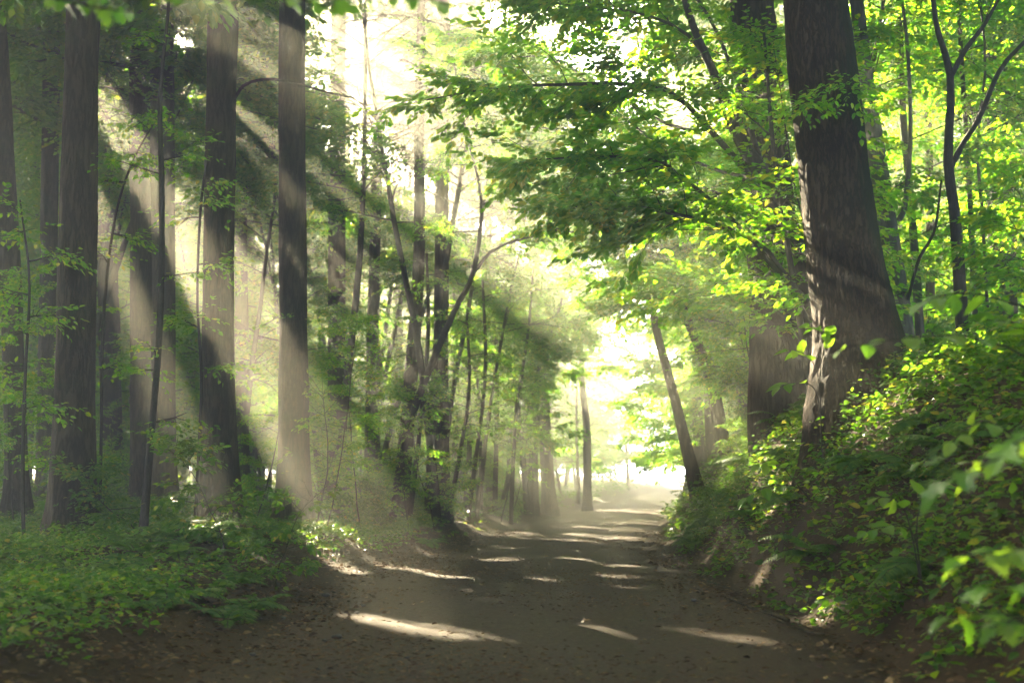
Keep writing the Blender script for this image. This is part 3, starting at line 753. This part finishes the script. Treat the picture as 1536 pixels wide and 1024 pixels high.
def off_frame(x, y):
    e = .415 * y
    return x < -e - .9 or x > e + 3.0
def back_left(x, y):
    px, _ = px_of((x, y, 1)); return -60 < px < 770
def back_right(x, y):
    px, _ = px_of((x, y, 1)); return 1080 < px < 1600
random_tall(9, None, .5, lambda x, y: True, 'unseen shade trees close beside the viewer', 'unseen tall tree added beside the viewer, its crown shading the track', (18.5, 19.5),
            [(-4.4, 1.5), (-5.9, 9.0), (-7.4, 13.5), (4.8, 2.0), (6.0, 8.0), (7.9, 13.0), (-4.0, -4.5), (4.3, -4.0), (-4.6, 5.4)])  # out of view, added so their crowns keep sky light off the near haze
random_tall(50, (-42, -4, 8, 78), 4.3, off_frame, 'trees beside the view that roof the track', 'forest tree standing beyond the edge of the photo, shading the floor', (18, 26))
def behind(x, y):
    return off_frame(x, y) and (y < 9 or x > 0)
random_tall(46, (-30, 34, -27, 46), 5.0, behind, 'unseen shade trees beside and behind the viewer', 'unseen forest tree added round the viewer to block sky light', (16, 21))  # unseen trees added to block sky light from behind the camera
random_tall(24, (-34, 4, 33, 80), 4.4, back_left, 'distant straight trunks', 'distant straight trunk dim in the haze deep in the wood', (20, 27))
def near_left(x, y):
    px, _ = px_of((x, y, 1)); return -80 < px < 300
random_tall(7, (-24, -5, 25, 42), 3.4, near_left, 'straight trunks behind the nearest dark trunk', 'straight trunk in the shade behind the nearest dark trunk', (19, 23))
def mid_wood(x, y):
    px, _ = px_of((x, y, 1)); return 530 < px < 930 and not 835 < px < 868
random_tall(22, (-8, 9, 33, 66), 1.8, mid_wood, 'slender trunks beside the bend', 'slender pole like trunk fading into the light beside the bend', (10, 15), (), (.05, .10), (.42, .6))
def left_top(x, y):
    px, _ = px_of((x, y, 1)); return 540 < px < 770
random_tall(4, (-8, 3, 36, 54), 3.0, left_top, 'tall trees left of the bend', 'tall straight tree with a full crown in the haze left of the bend', (19, 22))
def over_bend(x, y):
    px, _ = px_of((x, y, 1)); return 935 < px < 1085
random_tall(5, (3, 14, 36, 62), 3.6, over_bend, 'tall trees over the bend', 'tall straight tree rising behind the arching boughs near the bend', (19, 22))
random_tall(9, (6, 26, 26, 60), 4.6, back_right, 'distant trunks above the bank', 'distant trunk dim above the bank deep in the wood')

# ------------------------------------------------------------------ leafy understorey trees, saplings, shrubs, ferns
def proto_mesh(tubes, lv, leafmat, shape=OVAL, width=.62, bark='bark_twig', skip_first=True):
    gt = Geo()
    gt.add(tube_geo(*tubes[0], bump=.03, seed=3), 0, True)
    tm = gt.mesh('trunk', [M[bark]])
    return tm, tubes[1:], lv.arrays()

class Kind:
    """a kind of plant in a few shapes; place() copies one, giving it leaves of its own only where a light shaft crosses"""
    def __init__(self, variants, leafmat, shape=OVAL, width=.62, trunk='trunk', leaves='crown', bark='bark_twig'):
        self.v = []
        self.leafmat, self.shape, self.width, self.tn, self.ln, self.bark = leafmat, shape, width, trunk, leaves, bark
        for tubes, lv in variants:
            g = Geo()
            g.add(tube_geo(*tubes[0], bump=.03, seed=3), 0, True)
            self.v.append([g.mesh(trunk, [M[bark]]), tubes[1:], lv.arrays(), None])
    def leafmesh(self, i, k):
        _, tb, A, _m = self.v[i]
        g = Geo(); g.add(leaf_geo(*(q[k] for q in A), self.shape, self.width))
        for t in tb: g.add(tube_geo(*t), 1, True)
        return g.mesh(self.ln, [M[self.leafmat], M[self.bark]])
    def place(self, name, label, cat, loc, rz, sc, group=None, carve=True):
        i = int(rng.integers(0, len(self.v)))
        root = thing(name, label, cat, loc, rz, group, sc)
        link(self.tn, self.v[i][0], root)
        A = self.v[i][2]
        full = True
        if carve:
            c, s = math.cos(rz), math.sin(rz)
            W = (A[0] * sc) @ np.array([[c, -s, 0], [s, c, 0], [0, 0, 1]]).T + np.asarray(loc)
            k = keep_mask(W, loc[1] > 24) & keep_view(W)
            full = k.mean() > .985
        if full:
            if self.v[i][3] is None: self.v[i][3] = self.leafmesh(i, np.ones(len(A[0]), bool))
            me = self.v[i][3]
        else:
            me = self.leafmesh(i, k)
        link(self.ln, me, root)
        return root

beech = Kind([tree_variant(21 + s, [7.5, 9, 6.5, 8.5][s], [1.2, 1.8, 1.0, 1.5][s], [2.6, 2.9, 2.3, 3.1][s], 30, 12, .095, 10, 6, 1.15, .065, lean=.08) for s in range(4)], 'beech_leaf')
high_beech = Kind([tree_variant(91 + s, [9.5, 10.5, 9][s], [4.6, 5.2, 4.2][s], [2.6, 2.9, 2.5][s], 34, 13, .075, 10, 7, 1.2, .06, lean=.06) for s in range(3)], 'beech_leaf')
sap = Kind([tree_variant(41 + s, [3.4, 4.4, 2.6, 5.2][s], [.7, 1.0, .5, 1.4][s], [.9, 1.1, .8, 1.2][s], 17, 6, .08, 8, 4, .5, .016, lean=.12, twig=.3, wob=.09) for s in range(4)], 'beech_leaf')
shrub = Kind([tree_variant(61 + s, [.9, 1.2, .7, 1.5][s], [.12, .2, .1, .3][s], [.55, .65, .5, .6][s], 12, 6, .085, 6, 3, .3, .009, lean=.25, twig=.2, wob=.14) for s in range(4)], 'cover_leaf', FINE, .6, 'stem', 'foliage')

def scatter(kind, n, box, ok, name, label, cat, group, sc=(.8, 1.2), mind=.8, carve=True):
    got, own = 0, []
    for _ in range(6000):
        if got >= n: break
        x, y = rng.uniform(box[0], box[1]), rng.uniform(box[2], box[3])
        u = x - cx(min(y, 95))
        if -half_left(y) - .5 < u < half_right(y) + .5 or not ok(x, y): continue
        if any((x - a) ** 2 + (y - b) ** 2 < mind * mind for a, b in own): continue
        own.append((x, y)); got += 1
        kind.place(name, label, cat, (x, y, float(gz(x, y)) - .02), float(rng.uniform(0, 6.28)), float(rng.uniform(*sc)), group, carve)

def vis(lo, hi):
    def f(x, y):
        px, _ = px_of((x, y, 1)); return lo < px < hi
    return f
scatter(beech, 26, (-26, 8, 36, 62), vis(-60, 760), 'beech_tree', 'leafy young broadleaf tree filling the hazy wood behind the straight trunks', 'tree', 'leafy young trees behind the straight trunks', (.8, 1.25), 2.3)
scatter(beech, 16, (4, 24, 20, 52), vis(1130, 1620), 'beech_tree', 'leafy young broadleaf tree glowing behind the bank trunks', 'tree', 'leafy young trees behind the bank trunks', (.8, 1.3), 2.2)
scatter(beech, 11, (2, 14, 34, 64), vis(960, 1140), 'beech_tree', 'bright leafy tree crowding the far bend of the track on the bank side', 'tree', 'bright trees on the bank side of the bend', (.9, 1.4), 2.0)
scatter(beech, 5, (-2, 8, 40, 62), vis(640, 760), 'beech_tree', 'pale leafy tree beside the track before the bright clearing', 'tree', 'pale trees before the clearing', (.8, 1.5), 2.2)
scatter(beech, 8, (2, 16, 60, 88), lambda x, y: vis(720, 1000)(x, y), 'beech_tree', 'glowing leafy tree framing the white clearing at the bend', 'tree', 'glowing trees framing the clearing', (1.0, 1.6), 3.0)
scatter(beech, 9, (-22, 2, 32, 42), vis(-40, 560), 'beech_tree', 'loose leafed young tree close behind the straight trunks', 'tree', 'young trees close behind the straight trunks', (1.0, 1.5), 2.2)
scatter(high_beech, 9, (-12, 3, 27, 42), vis(420, 800), 'beech_tree', 'slim tree carrying a high leafy crown over the hazy gap left of the track', 'tree', 'slim high crowned trees in the haze', (1.3, 1.7), 1.5)
scatter(high_beech, 9, (-3, 10, 36, 52), vis(680, 985), 'beech_tree', 'slim tree spreading high yellow green boughs towards the glow', 'tree', 'slim trees spreading boughs at the glow', (.95, 1.3), 1.8)
scatter(high_beech, 4, (-16, -4, 27, 38), vis(20, 400), 'beech_tree', 'slim tree with a high leafy crown between the straight trunks', 'tree', 'slim high crowned trees between the straight trunks', (1.3, 1.7), 1.5)
scatter(beech, 62, (-34, 6, 44, 78), vis(-100, 770), 'beech_tree', 'tall leafy tree closing the view deep behind the straight trunks', 'tree', 'tall leafy trees deep in the wood', (1.3, 2.0), 2.6)
scatter(beech, 26, (8, 40, 44, 80), vis(990, 1640), 'beech_tree', 'tall leafy tree closing the view deep behind the bank', 'tree', 'tall leafy trees deep behind the bank', (1.3, 2.0), 2.6)
scatter(beech, 40, (-44, 50, 80, 110), vis(-80, 1620), 'beech_tree', 'faint leafy tree far off across the bright clearing', 'tree', 'faint far trees across the clearing', (.95, 1.4), 3.0, False)
scatter(sap, 26, (-18, -2.5, 17, 36), vis(-30, 620), 'sapling', 'slender leafy sapling in the scrub between the straight trunks', 'sapling', 'saplings between the straight trunks', (.5, .9), .7)
scatter(sap, 26, (-6, 8, 24, 58), vis(560, 900), 'sapling', 'light green sapling in the scrub along the track verge', 'sapling', 'saplings along the verge', (.55, 1.0), .8)
scatter(sap, 24, (4, 16, 14, 36), vis(1110, 1600), 'sapling', 'slender leafy sapling on top of the bank among the trunks', 'sapling', 'saplings on top of the bank', (.7, 1.15), .7)
scatter(shrub, 26, (-12, -2, 13, 34), vis(-20, 640), 'shrub', 'low leafy shrub on the forest floor beside the straight trunks', 'shrub', 'low shrubs under the straight trunks', (.6, 1.05), .5)
scatter(shrub, 30, (-4, 6, 24, 60), vis(560, 960), 'shrub', 'low bright shrub edging the verge of the track', 'shrub', 'low shrubs along the verge', (.6, 1.1), .5, False)
scatter(shrub, 60, (2, 12, 5.5, 40), vis(960, 1620), 'shrub', 'low dark leafed shrub growing on the slope of the bank', 'shrub', 'low shrubs on the bank', (.4, .75), .42, False)

# ferns
def fern_variant(seed, n_fr=9, ln=.62):
    r = np.random.default_rng(seed)
    g = Geo(); P, D, Nn, L = [], [], [], []
    for i in range(n_fr):
        a = i * 2 * math.pi / n_fr + r.normal(0, .25); el = r.uniform(.55, 1.05); l_ = ln * r.uniform(.7, 1.15)
        c = [np.zeros(3)]; d = np.array([math.cos(a) * math.cos(el), math.sin(a) * math.cos(el), math.sin(el)])
        for k in range(10):
            c.append(c[-1] + d * l_ / 10); d = unit(d + np.array([math.cos(a) * .05, math.sin(a) * .05, -.17]))
        c = np.array(c)
        g.add(tube_geo(c, np.linspace(.004, .001, 11), 3), 1, True)
        t = np.linspace(.18, 1, 20); p, T = interp(c, t)
        side = unit(np.cross(T, UP)); nrm = unit(np.cross(side, T))
        for s in (-1, 1):
            P.append(p); D.append(unit(side * s + T * .45 - UP * .12)); Nn.append(nrm + r.normal(0, .1, nrm.shape))
            L.append(.17 * l_ / .62 * np.sin(np.pi * np.clip(.22 + .78 * t, 0, .97)) ** .8 * r.uniform(.85, 1.1, 20))
    g.add(leaf_geo(np.concatenate(P), np.concatenate(D), np.concatenate(Nn), np.concatenate(L), FINE, .24, .05, .2))
    return g.mesh('fronds', [M['fern_leaf'], M['bark_twig']])
FERNS = [fern_variant(70 + s, [8, 10, 7][s]) for s in range(3)]
def fern_at(x, y, sc, label, group):
    o = link('fern', FERNS[int(rng.integers(0, 3))], None, (x, y, float(gz(x, y)) - .01), float(rng.uniform(0, 6.28)), sc)
    tag(o, label, 'fern', group)
own = []
for (n, box, ok, lab, grp, scr) in [
    (64, (-7, -2.2, 8, 17), vis(-40, 400), 'green fern in the low patch beside the near edge of the track', 'ferns beside the near track edge', (.45, .85)),
    (48, (1.8, 7, 5, 22), vis(1000, 1600), 'fern arching from the slope of the bank', 'ferns on the bank', (.75, 1.3)),
    (14, (-8, 2, 18, 34), vis(300, 760), 'small fern at the foot of the straight trunks', 'ferns below the straight trunks', (.6, 1.0))]:
    got = 0
    for _ in range(3000):
        if got >= n: break
        x, y = rng.uniform(box[0], box[1]), rng.uniform(box[2], box[3]); u = x - cx(y)
        if -half_left(y) - .25 < u < half_right(y) + .3 or not ok(x, y): continue
        if any((x - a) ** 2 + (y - b) ** 2 < .1 for a, b in own): continue
        own.append((x, y)); got += 1
        fern_at(x, y, float(rng.uniform(*scr)), lab, grp)

# ------------------------------------------------------------------ ground cover and litter (uncountable)
def cover(name, label, n, box, dens, leaf, hmax, mat, shape=OVAL, per=6):
    """small rosettes of leaves on short stems spread over the ground"""
    r = np.random.default_rng(hash(name) % 1000 if False else len(name) * 7 + n % 97)
    x = r.uniform(box[0], box[1], n * 3); y = box[2] + (box[3] - box[2]) * r.random(n * 3) ** 1.25
    k = r.random(n * 3) < dens(x, y)
    x, y = x[k][:n], y[k][:n]
    z = gz(x, y); m = len(x)
    h = hmax * r.random(m) ** 1.4 * (.6 + .5 * np.clip(lumps(x, y, 1.7) + .5, 0, 1.4)) + .02
    tall = np.repeat(h[:, None], per, 1) * r.uniform(.55, 1.0, (m, per))
    a = r.uniform(0, 6.28, (m, per)); rd = r.uniform(.01, .10, (m, per)) + tall * .15
    P = np.stack([x[:, None] + np.cos(a) * rd, y[:, None] + np.sin(a) * rd, z[:, None] + tall], -1)
    D = np.stack([np.cos(a), np.sin(a), r.normal(-.05, .3, (m, per))], -1)
    Nn = unit(UP + r.normal(0, .42, (m, per, 3)))
    L = leaf * r.uniform(.5, 1.35, (m, per)) * r.uniform(.7, 1.25, (m, 1))
    g = Geo(); g.add(leaf_geo(P.reshape(-1, 3), D.reshape(-1, 3), Nn.reshape(-1, 3), L.reshape(-1), shape, .62))
    o = link(name, g.mesh(name, [M[mat]])); tag(o, label, 'ground cover', None, 'stuff')
def d_bank(x, y):
    u = x - cx(y) - half_right(y)
    return sstep((u - .1 + .35 * lumps(x, y, 2.1)) / .55) * np.clip(.95 + .5 * lumps(x, y, 1.3), .3, 1)
def d_left(x, y):
    u = -(x - cx(y)) - half_left(y)
    return sstep((u - .3 + .35 * lumps(x, y, 1.9)) / .9) * np.clip(.35 + .5 * lumps(x, y, 1.1), .05, 1)
cover('bank_undergrowth', 'tangle of small dark green leaves covering the slope of the bank', 34000, (1.8, 10, 4, 25), d_bank, .066, .30, 'cover_leaf', FINE)
cover('far_bank_undergrowth', 'bright low growth on the far bank beside the bend', 9000, (3, 26, 24, 75), d_bank, .11, .6, 'cover_leaf')
cover('floor_undergrowth', 'carpet of small leaves on the forest floor beside the track', 15000, (-12, -1.8, 7, 26), d_left, .055, .2, 'cover_leaf', FINE)
cover('far_floor_undergrowth', 'hazy green growth under the distant trunks', 16000, (-34, 12, 24, 90), d_left, .11, .6, 'cover_leaf')

def litter(name, label, n, box, dens, leaf, mat, width):
    r = np.random.default_rng(len(name) + n % 31)
    x = r.uniform(box[0], box[1], n * 4); y = box[2] + (box[3] - box[2]) * r.random(n * 4) ** 1.6
    k = r.random(n * 4) < dens(x, y)
    x, y = x[k][:n], y[k][:n]; m = len(x)
    u = x - cx(y)
    on = (u > -half_left(y)) & (u < half_right(y))
    z = np.where(on, road_z(y) + .015 + .05 * (1 - np.clip(np.where(u < 0, u / (half_left(y) + .15), u / (half_right(y) + .15)), -1, 1) ** 2), gz(x, y)) + r.uniform(.004, .022, m)
    a = r.uniform(0, 6.28, m)
    P = np.stack([x, y, z], -1); D = np.stack([np.cos(a), np.sin(a), r.normal(0, .18, m)], -1)
    g = Geo(); g.add(leaf_geo(P, D, unit(UP + r.normal(0, .35, (m, 3))), leaf * r.uniform(.4, 1.4, m), OVAL, width, .2, .1))
    o = link(name, g.mesh(name, [M[mat]])); tag(o, label, 'leaf litter', None, 'stuff')
def d_lit(x, y):
    u = x - cx(y)
    e = np.where(u < 0, -u / half_left(y), u / half_right(y))
    return np.clip(.012 + 1.0 * np.exp(-((e - 1.08) / .26) ** 2) * (.6 + .8 * lumps(x, y, 1.8)) + .4 * (e > 1.15), 0, 1)
litter('leaf_litter', 'brown fallen leaves along both edges of the track', 42000, (-7, 7, 4, 34), d_lit, .055, 'litter_leaf', .6)
litter('needle_litter', 'scattered brown needles and leaf crumbs on the track', 26000, (-4, 5, 4, 30), lambda x, y: np.clip(.12 + .7 * lumps(x, y, 1.1), .02, 1), .04, 'litter_leaf', .25)

# ------------------------------------------------------------------ near leaves, out of focus
def near_plant(name, label, cat, base, stems, leaf, n, shape, group=None, mat='near_leaf', tilt=.35, foliage='foliage'):
    """plant or branch with measured stems: each a list of (px, py, distance); leaves set along the outer part"""
    r = np.random.default_rng(int(abs(base[0]) * 991 + abs(base[1]) * 77) + 5)
    root = thing(name, label, cat, tuple(base), 0, group)
    g = Geo(); lv = Leaves()
    for st in stems:
        P = np.array([at(*q) for q in st]) - np.asarray(base)
        P = np.concatenate([[[r.normal(0, .01), r.normal(0, .01), -.03]], P])
        pts, rad = smooth_poly(P, np.linspace(.007, .0022, len(P)), 14)
        g.add(tube_geo(pts, rad, 5), 0, True)
        t = np.linspace(.5, 1, n); p, T = interp(pts, t)
        s = np.where(np.arange(n) % 2 == 0, 1., -1.)
        s[-1] = .15
        Nn = unit(UP + r.normal(0, tilt, (n, 3)))
        D = rot_about(T, Nn, s * r.uniform(.6, 1.2, n)); D = unit(D + np.array([0, 0, -.2]))
        lv.add(p + D * .012, D, Nn, leaf * r.uniform(.75, 1.2, n))
    link('stem', g.mesh('stem', [M['bark_twig']]), root)
    A = lv.arrays(); g = Geo(); g.add(leaf_geo(*A, shape, .66, .1, .25)); link(foliage, g.mesh(foliage, [M[mat]]), root)
    return root

def foot(px, d, dx=0, dy=0):
    p = at(px, 700, d); x, y = p[0] + dx, d + dy
    return (x, y, float(gz(x, y)))
def foot_xy(x, y): return (x, y, float(gz(x, y)))
near_plant('broadleaf_plant', 'blurred plant with a bright leaf held across the foot of the massive trunk', 'plant', foot_xy(3.05, 6.6), [[(1560, 560, 6.2), (1470, 510, 5.9), (1380, 505, 5.6), (1270, 520, 5.3)], [(1570, 500, 6.4), (1500, 450, 6.2), (1440, 440, 6.0), (1390, 450, 5.9)], [(1590, 560, 6.3), (1530, 490, 6.2), (1480, 480, 6.1)]], .13, 8, FINE)
near_plant('broadleaf_plant', 'blurred plant with large serrated leaf at the frame edge, highest of the close plants', 'plant', foot_xy(2.35, 4.6), [[(1640, 760, 4.4), (1560, 690, 4.2), (1490, 690, 4.0), (1420, 720, 3.9)], [(1650, 720, 4.4), (1580, 650, 4.2), (1520, 665, 4.1)]], .15, 6, LOBE)
near_plant('broadleaf_plant', 'close plant with pale young leaf drooping over the slope', 'plant', foot_xy(2.75, 6.3), [[(1540, 690, 6.0), (1490, 635, 5.8), (1455, 640, 5.7), (1430, 660, 5.6)], [(1540, 710, 6.0), (1450, 690, 5.8), (1390, 690, 5.7)]], .11, 6, FINE)
near_plant('broadleaf_plant', 'close plant with round bright leaves low at the frame edge', 'plant', foot_xy(2.25, 4.4), [[(1640, 880, 4.2), (1560, 830, 4.0), (1500, 825, 3.9), (1440, 835, 3.8)], [(1640, 920, 4.2), (1560, 880, 4.0), (1480, 885, 3.8)], [(1640, 960, 4.2), (1570, 940, 4.1), (1500, 930, 4.0)]], .10, 7, FINE)
near_plant('broadleaf_plant', 'low close plant with jagged leaves near the bottom corner of the bank', 'plant', foot_xy(2.2, 5.0), [[(1580, 960, 4.8), (1500, 920, 4.6), (1420, 925, 4.4)], [(1580, 980, 4.7), (1530, 930, 4.6), (1490, 940, 4.5)]], .11, 6, LOBE)
near_plant('broadleaf_plant', 'close plant with a white edged leaf standing in the middle of the slope', 'plant', foot_xy(2.75, 8.6), [[(1365, 790, 8.5), (1345, 750, 8.4), (1320, 745, 8.3)], [(1375, 790, 8.5), (1390, 740, 8.4), (1410, 730, 8.3)], [(1370, 800, 8.5), (1330, 790, 8.3), (1300, 795, 8.2)]], .12, 6, FINE)
near_plant('broadleaf_plant', 'yellowing plant on the slope below the massive trunk', 'plant', foot_xy(2.95, 12.5), [[(1190, 720, 12.3), (1165, 690, 12.1), (1140, 695, 12)], [(1195, 730, 12.3), (1150, 730, 12.1), (1120, 745, 12)]], .15, 6, FINE)
near_plant('broadleaf_plant', 'plant with wide leaves in front of the veiled wide trunk', 'plant', foot_xy(3.12, 12.8), [[(1228, 570, 12.7), (1205, 530, 12.6), (1180, 525, 12.5)], [(1230, 560, 12.7), (1240, 505, 12.6), (1215, 490, 12.5)], [(1225, 590, 12.7), (1190, 575, 12.6), (1170, 580, 12.5)]], .17, 7, FINE)
# roadside tree whose branch hangs leaves over the top of the picture
tb = np.array([-2.75, 4.6, float(gz(-2.75, 4.6))])
root = thing('roadside_tree', 'roadside tree close to the viewer, its blurred bright leaves hanging along the top edge', 'tree', tuple(tb))
pts, rad = smooth_poly(np.array([(0, 0, -.15), (.02, 0, 1), (-.05, .05, 2.4), (.05, .1, 4.2), (0, 0, 7)]), np.array([.09, .08, .07, .06, .02]), 30)
g = Geo(); g.add(tube_geo(pts, rad, 12, .03, seed=4), 0, True)
lv = Leaves(); r = np.random.default_rng(77)
for st in [[(-150, -120, 4.6), (60, -45, 4.5), (300, -28, 4.3), (520, -30, 4.1), (720, -35, 3.9)], [(-150, -100, 4.6), (40, -20, 4.4), (110, 5, 4.3), (190, 18, 4.2)], [(200, -35, 4.4), (260, -14, 4.2), (335, 2, 4.1)],
           [(380, -28, 4.2), (430, -8, 4.1), (500, 10, 4.0)], [(560, -30, 4.0), (610, -12, 3.9), (680, 8, 3.8)], [(100, -40, 4.4), (140, -12, 4.3), (170, -4, 4.2)], [(460, -30, 4.1), (520, -20, 4.0), (560, -8, 3.9)]]:
    P = np.array([at(*q) for q in st]) - tb
    if st[0][0] < 0: P = np.concatenate([[[0, .02, 2.6]], P])
    pp, rr = smooth_poly(P, np.linspace(.014 if st[0][0] < 0 else .006, .003, len(P)), 16)
    g.add(tube_geo(pp, rr, 6), 0, True)
    n = 12 if st[0][0] < 0 else 7
    p, T = interp(pp, np.linspace(.45 if st[0][0] < 0 else .2, 1, n))
    Nn = unit(UP + r.normal(0, .35, (n, 3))); s = np.where(np.arange(n) % 2 == 0, 1., -1.)
    D = unit(rot_about(T, Nn, s * r.uniform(.5, 1.2, n)) + np.array([0, 0, -.35]))
    lv.add(p, D, Nn, .085 * r.uniform(.8, 1.2, n))
link('trunk', g.mesh('trunk', [M['bark']]), root)
g = Geo(); g.add(leaf_geo(*lv.arrays(), LOBE, .8, .08, .25)); link('foliage', g.mesh('foliage', [M['near_leaf']]), root)

# ------------------------------------------------------------------ small loose things on the track and bank
def stone(px, py, size, label):
    r_ = ray(px, py); t = (.06 - CAM[2]) / r_[2]; p = CAM + r_ * t
    import bmesh
    bm = bmesh.new(); bmesh.ops.create_icosphere(bm, subdivisions=3, radius=size)
    r2 = np.random.default_rng(px)
    k = r2.normal(0, 1, (5, 3)); f = r2.uniform(0, 6, 5)
    for v in bm.verts:
        c = np.array(v.co) / size
        s = 1 + .14 * sum(math.sin(float(k[q] @ c) * 1.8 + f[q]) for q in range(5)) / 2
        v.co = Vector((v.co.x * s * 1.25, v.co.y * s, v.co.z * s * .65))
    for fc in bm.faces: fc.smooth = True
    me = bpy.data.meshes.new('stone'); bm.to_mesh(me); bm.free(); me.materials.append(M['stone'])
    tag(link('stone', me, None, (p[0], p[1], .055 + size * .3)), label, 'stone')
stone(489, 892, .035, 'small dark stone lying where the mound meets the track')
stone(505, 955, .03, 'dark stone on the open track surface between light patches')
stone(182, 984, .035, 'dark stone near the bottom corner of the track')
stone(1040, 900, .025, 'small stone at the foot of the bank')
for _ in range(26):
    px_, py_ = int(rng.uniform(330, 1130)), int(rng.uniform(850, 1010))
    stone(px_, py_, float(rng.uniform(.008, .02)), 'pebble lying loose on the dirt of the track')
    scene.objects[-1]['group'] = 'loose pebbles on the track'

def fallen(pxs, label, r0=.012):
    P = []
    for a, b, d in pxs:
        q = at(a, b, d); q[2] = float(gz(q[0], q[1])) + .05
        P.append(q)
    P = np.array(P); base = P[0].copy()
    pts, rad = smooth_poly(P - base, np.linspace(r0, r0 * .4, len(P)), 14)
    g = Geo(); g.add(tube_geo(pts, rad, 6, .05), 0, True)
    tag(link('fallen_twig', g.mesh('fallen_twig', [M['bark']]), None, tuple(base)), label, 'twig')
fallen([(1180, 800, 10.5), (1110, 760, 12), (1080, 770, 13)], 'bare fallen twig lying up the slope of the bank', .016)
fallen([(1060, 800, 15), (1090, 790, 14), (1120, 800, 13)], 'crooked fallen twig low on the bank above the litter')
fallen([(1230, 760, 9.5), (1200, 780, 9.8), (1160, 775, 10.5)], 'dry twig caught in the leaves of the mid slope')

# ------------------------------------------------------------------ haze, light, camera, output
def haze_box():
    m, nt, out = new_mat('morning_haze')
    v = N(nt, 'ShaderNodeVolumePrincipled', Density=HAZE_D, Anisotropy=HAZE_G)
    v.inputs['Color'].default_value = (.97, .96, .80, 1)
    nt.links.new(v.outputs[0], out.inputs['Volume'])
    x0, x1, y0, y1, z0, z1 = -102, 102, -33, 116, -2.0, 32.5
    V = np.array([(x, y, z) for x in (x0, x1) for y in (y0, y1) for z in (z0, z1)], float)
    F = [(0, 1, 3, 2), (4, 6, 7, 5), (0, 4, 5, 1), (2, 3, 7, 6), (0, 2, 6, 4), (1, 5, 7, 3)]
    me = mesh_from('haze', V, np.array(F).ravel(), np.arange(6) * 4, np.full(6, 4), [m])
    tag(link('haze', me), 'thin sunlit morning haze filling the wood', 'haze', None, 'stuff')
HAZE_D, HAZE_G = .0085, .62
haze_box()

w = bpy.data.worlds.new('World'); scene.world = w; w.use_nodes = True
nt = w.node_tree; nt.nodes.clear()
sky = nt.nodes.new('ShaderNodeTexSky'); sky.sky_type = 'NISHITA'; sky.sun_disc = False
sky.sun_elevation = SUN_EL; sky.sun_rotation = SUN_AZ
sky.air_density = .2; sky.dust_density = .5; sky.ozone_density = 0.0
bg = nt.nodes.new('ShaderNodeBackground'); bg.inputs[1].default_value = .05
wo = nt.nodes.new('ShaderNodeOutputWorld')
nt.links.new(sky.outputs[0], bg.inputs[0]); nt.links.new(bg.outputs[0], wo.inputs[0])

sl = bpy.data.lights.new('sun', 'SUN'); sl.energy = 5.0; sl.angle = R(.53); sl.color = (1, .86, .58)
so = bpy.data.objects.new('sun', sl); COL.objects.link(so)
so.rotation_euler = Vector(SUN).to_track_quat('Z', 'Y').to_euler(); so.location = Vector(SUN * 60)

cam = bpy.data.cameras.new('camera'); co = bpy.data.objects.new('camera', cam); COL.objects.link(co)
co.location = CAM; co.rotation_euler = (R(90) + PITCH, 0, 0)
cam.sensor_width = 36; cam.lens = F_PX / 1536 * 36
cam.clip_start = .05; cam.clip_end = 1000
cam.dof.use_dof = True; cam.dof.focus_distance = 15; cam.dof.aperture_fstop = 1.8
scene.camera = co

scene.render.engine = 'CYCLES'
c = scene.cycles
c.use_denoising = True
try: c.denoiser = 'OPENIMAGEDENOISE'
except Exception: pass
c.max_bounces = 8; c.diffuse_bounces = 4; c.glossy_bounces = 2; c.transmission_bounces = 6; c.volume_bounces = 0; c.transparent_max_bounces = 4
c.sample_clamp_indirect = 6; c.sample_clamp_direct = 0
c.use_adaptive_sampling = False
c.caustics_reflective = False; c.caustics_refractive = False
vs = scene.view_settings
vs.view_transform = 'Standard'; vs.look = 'None'; vs.gamma = 1; vs.exposure = 5.75; vs.use_curve_mapping = False
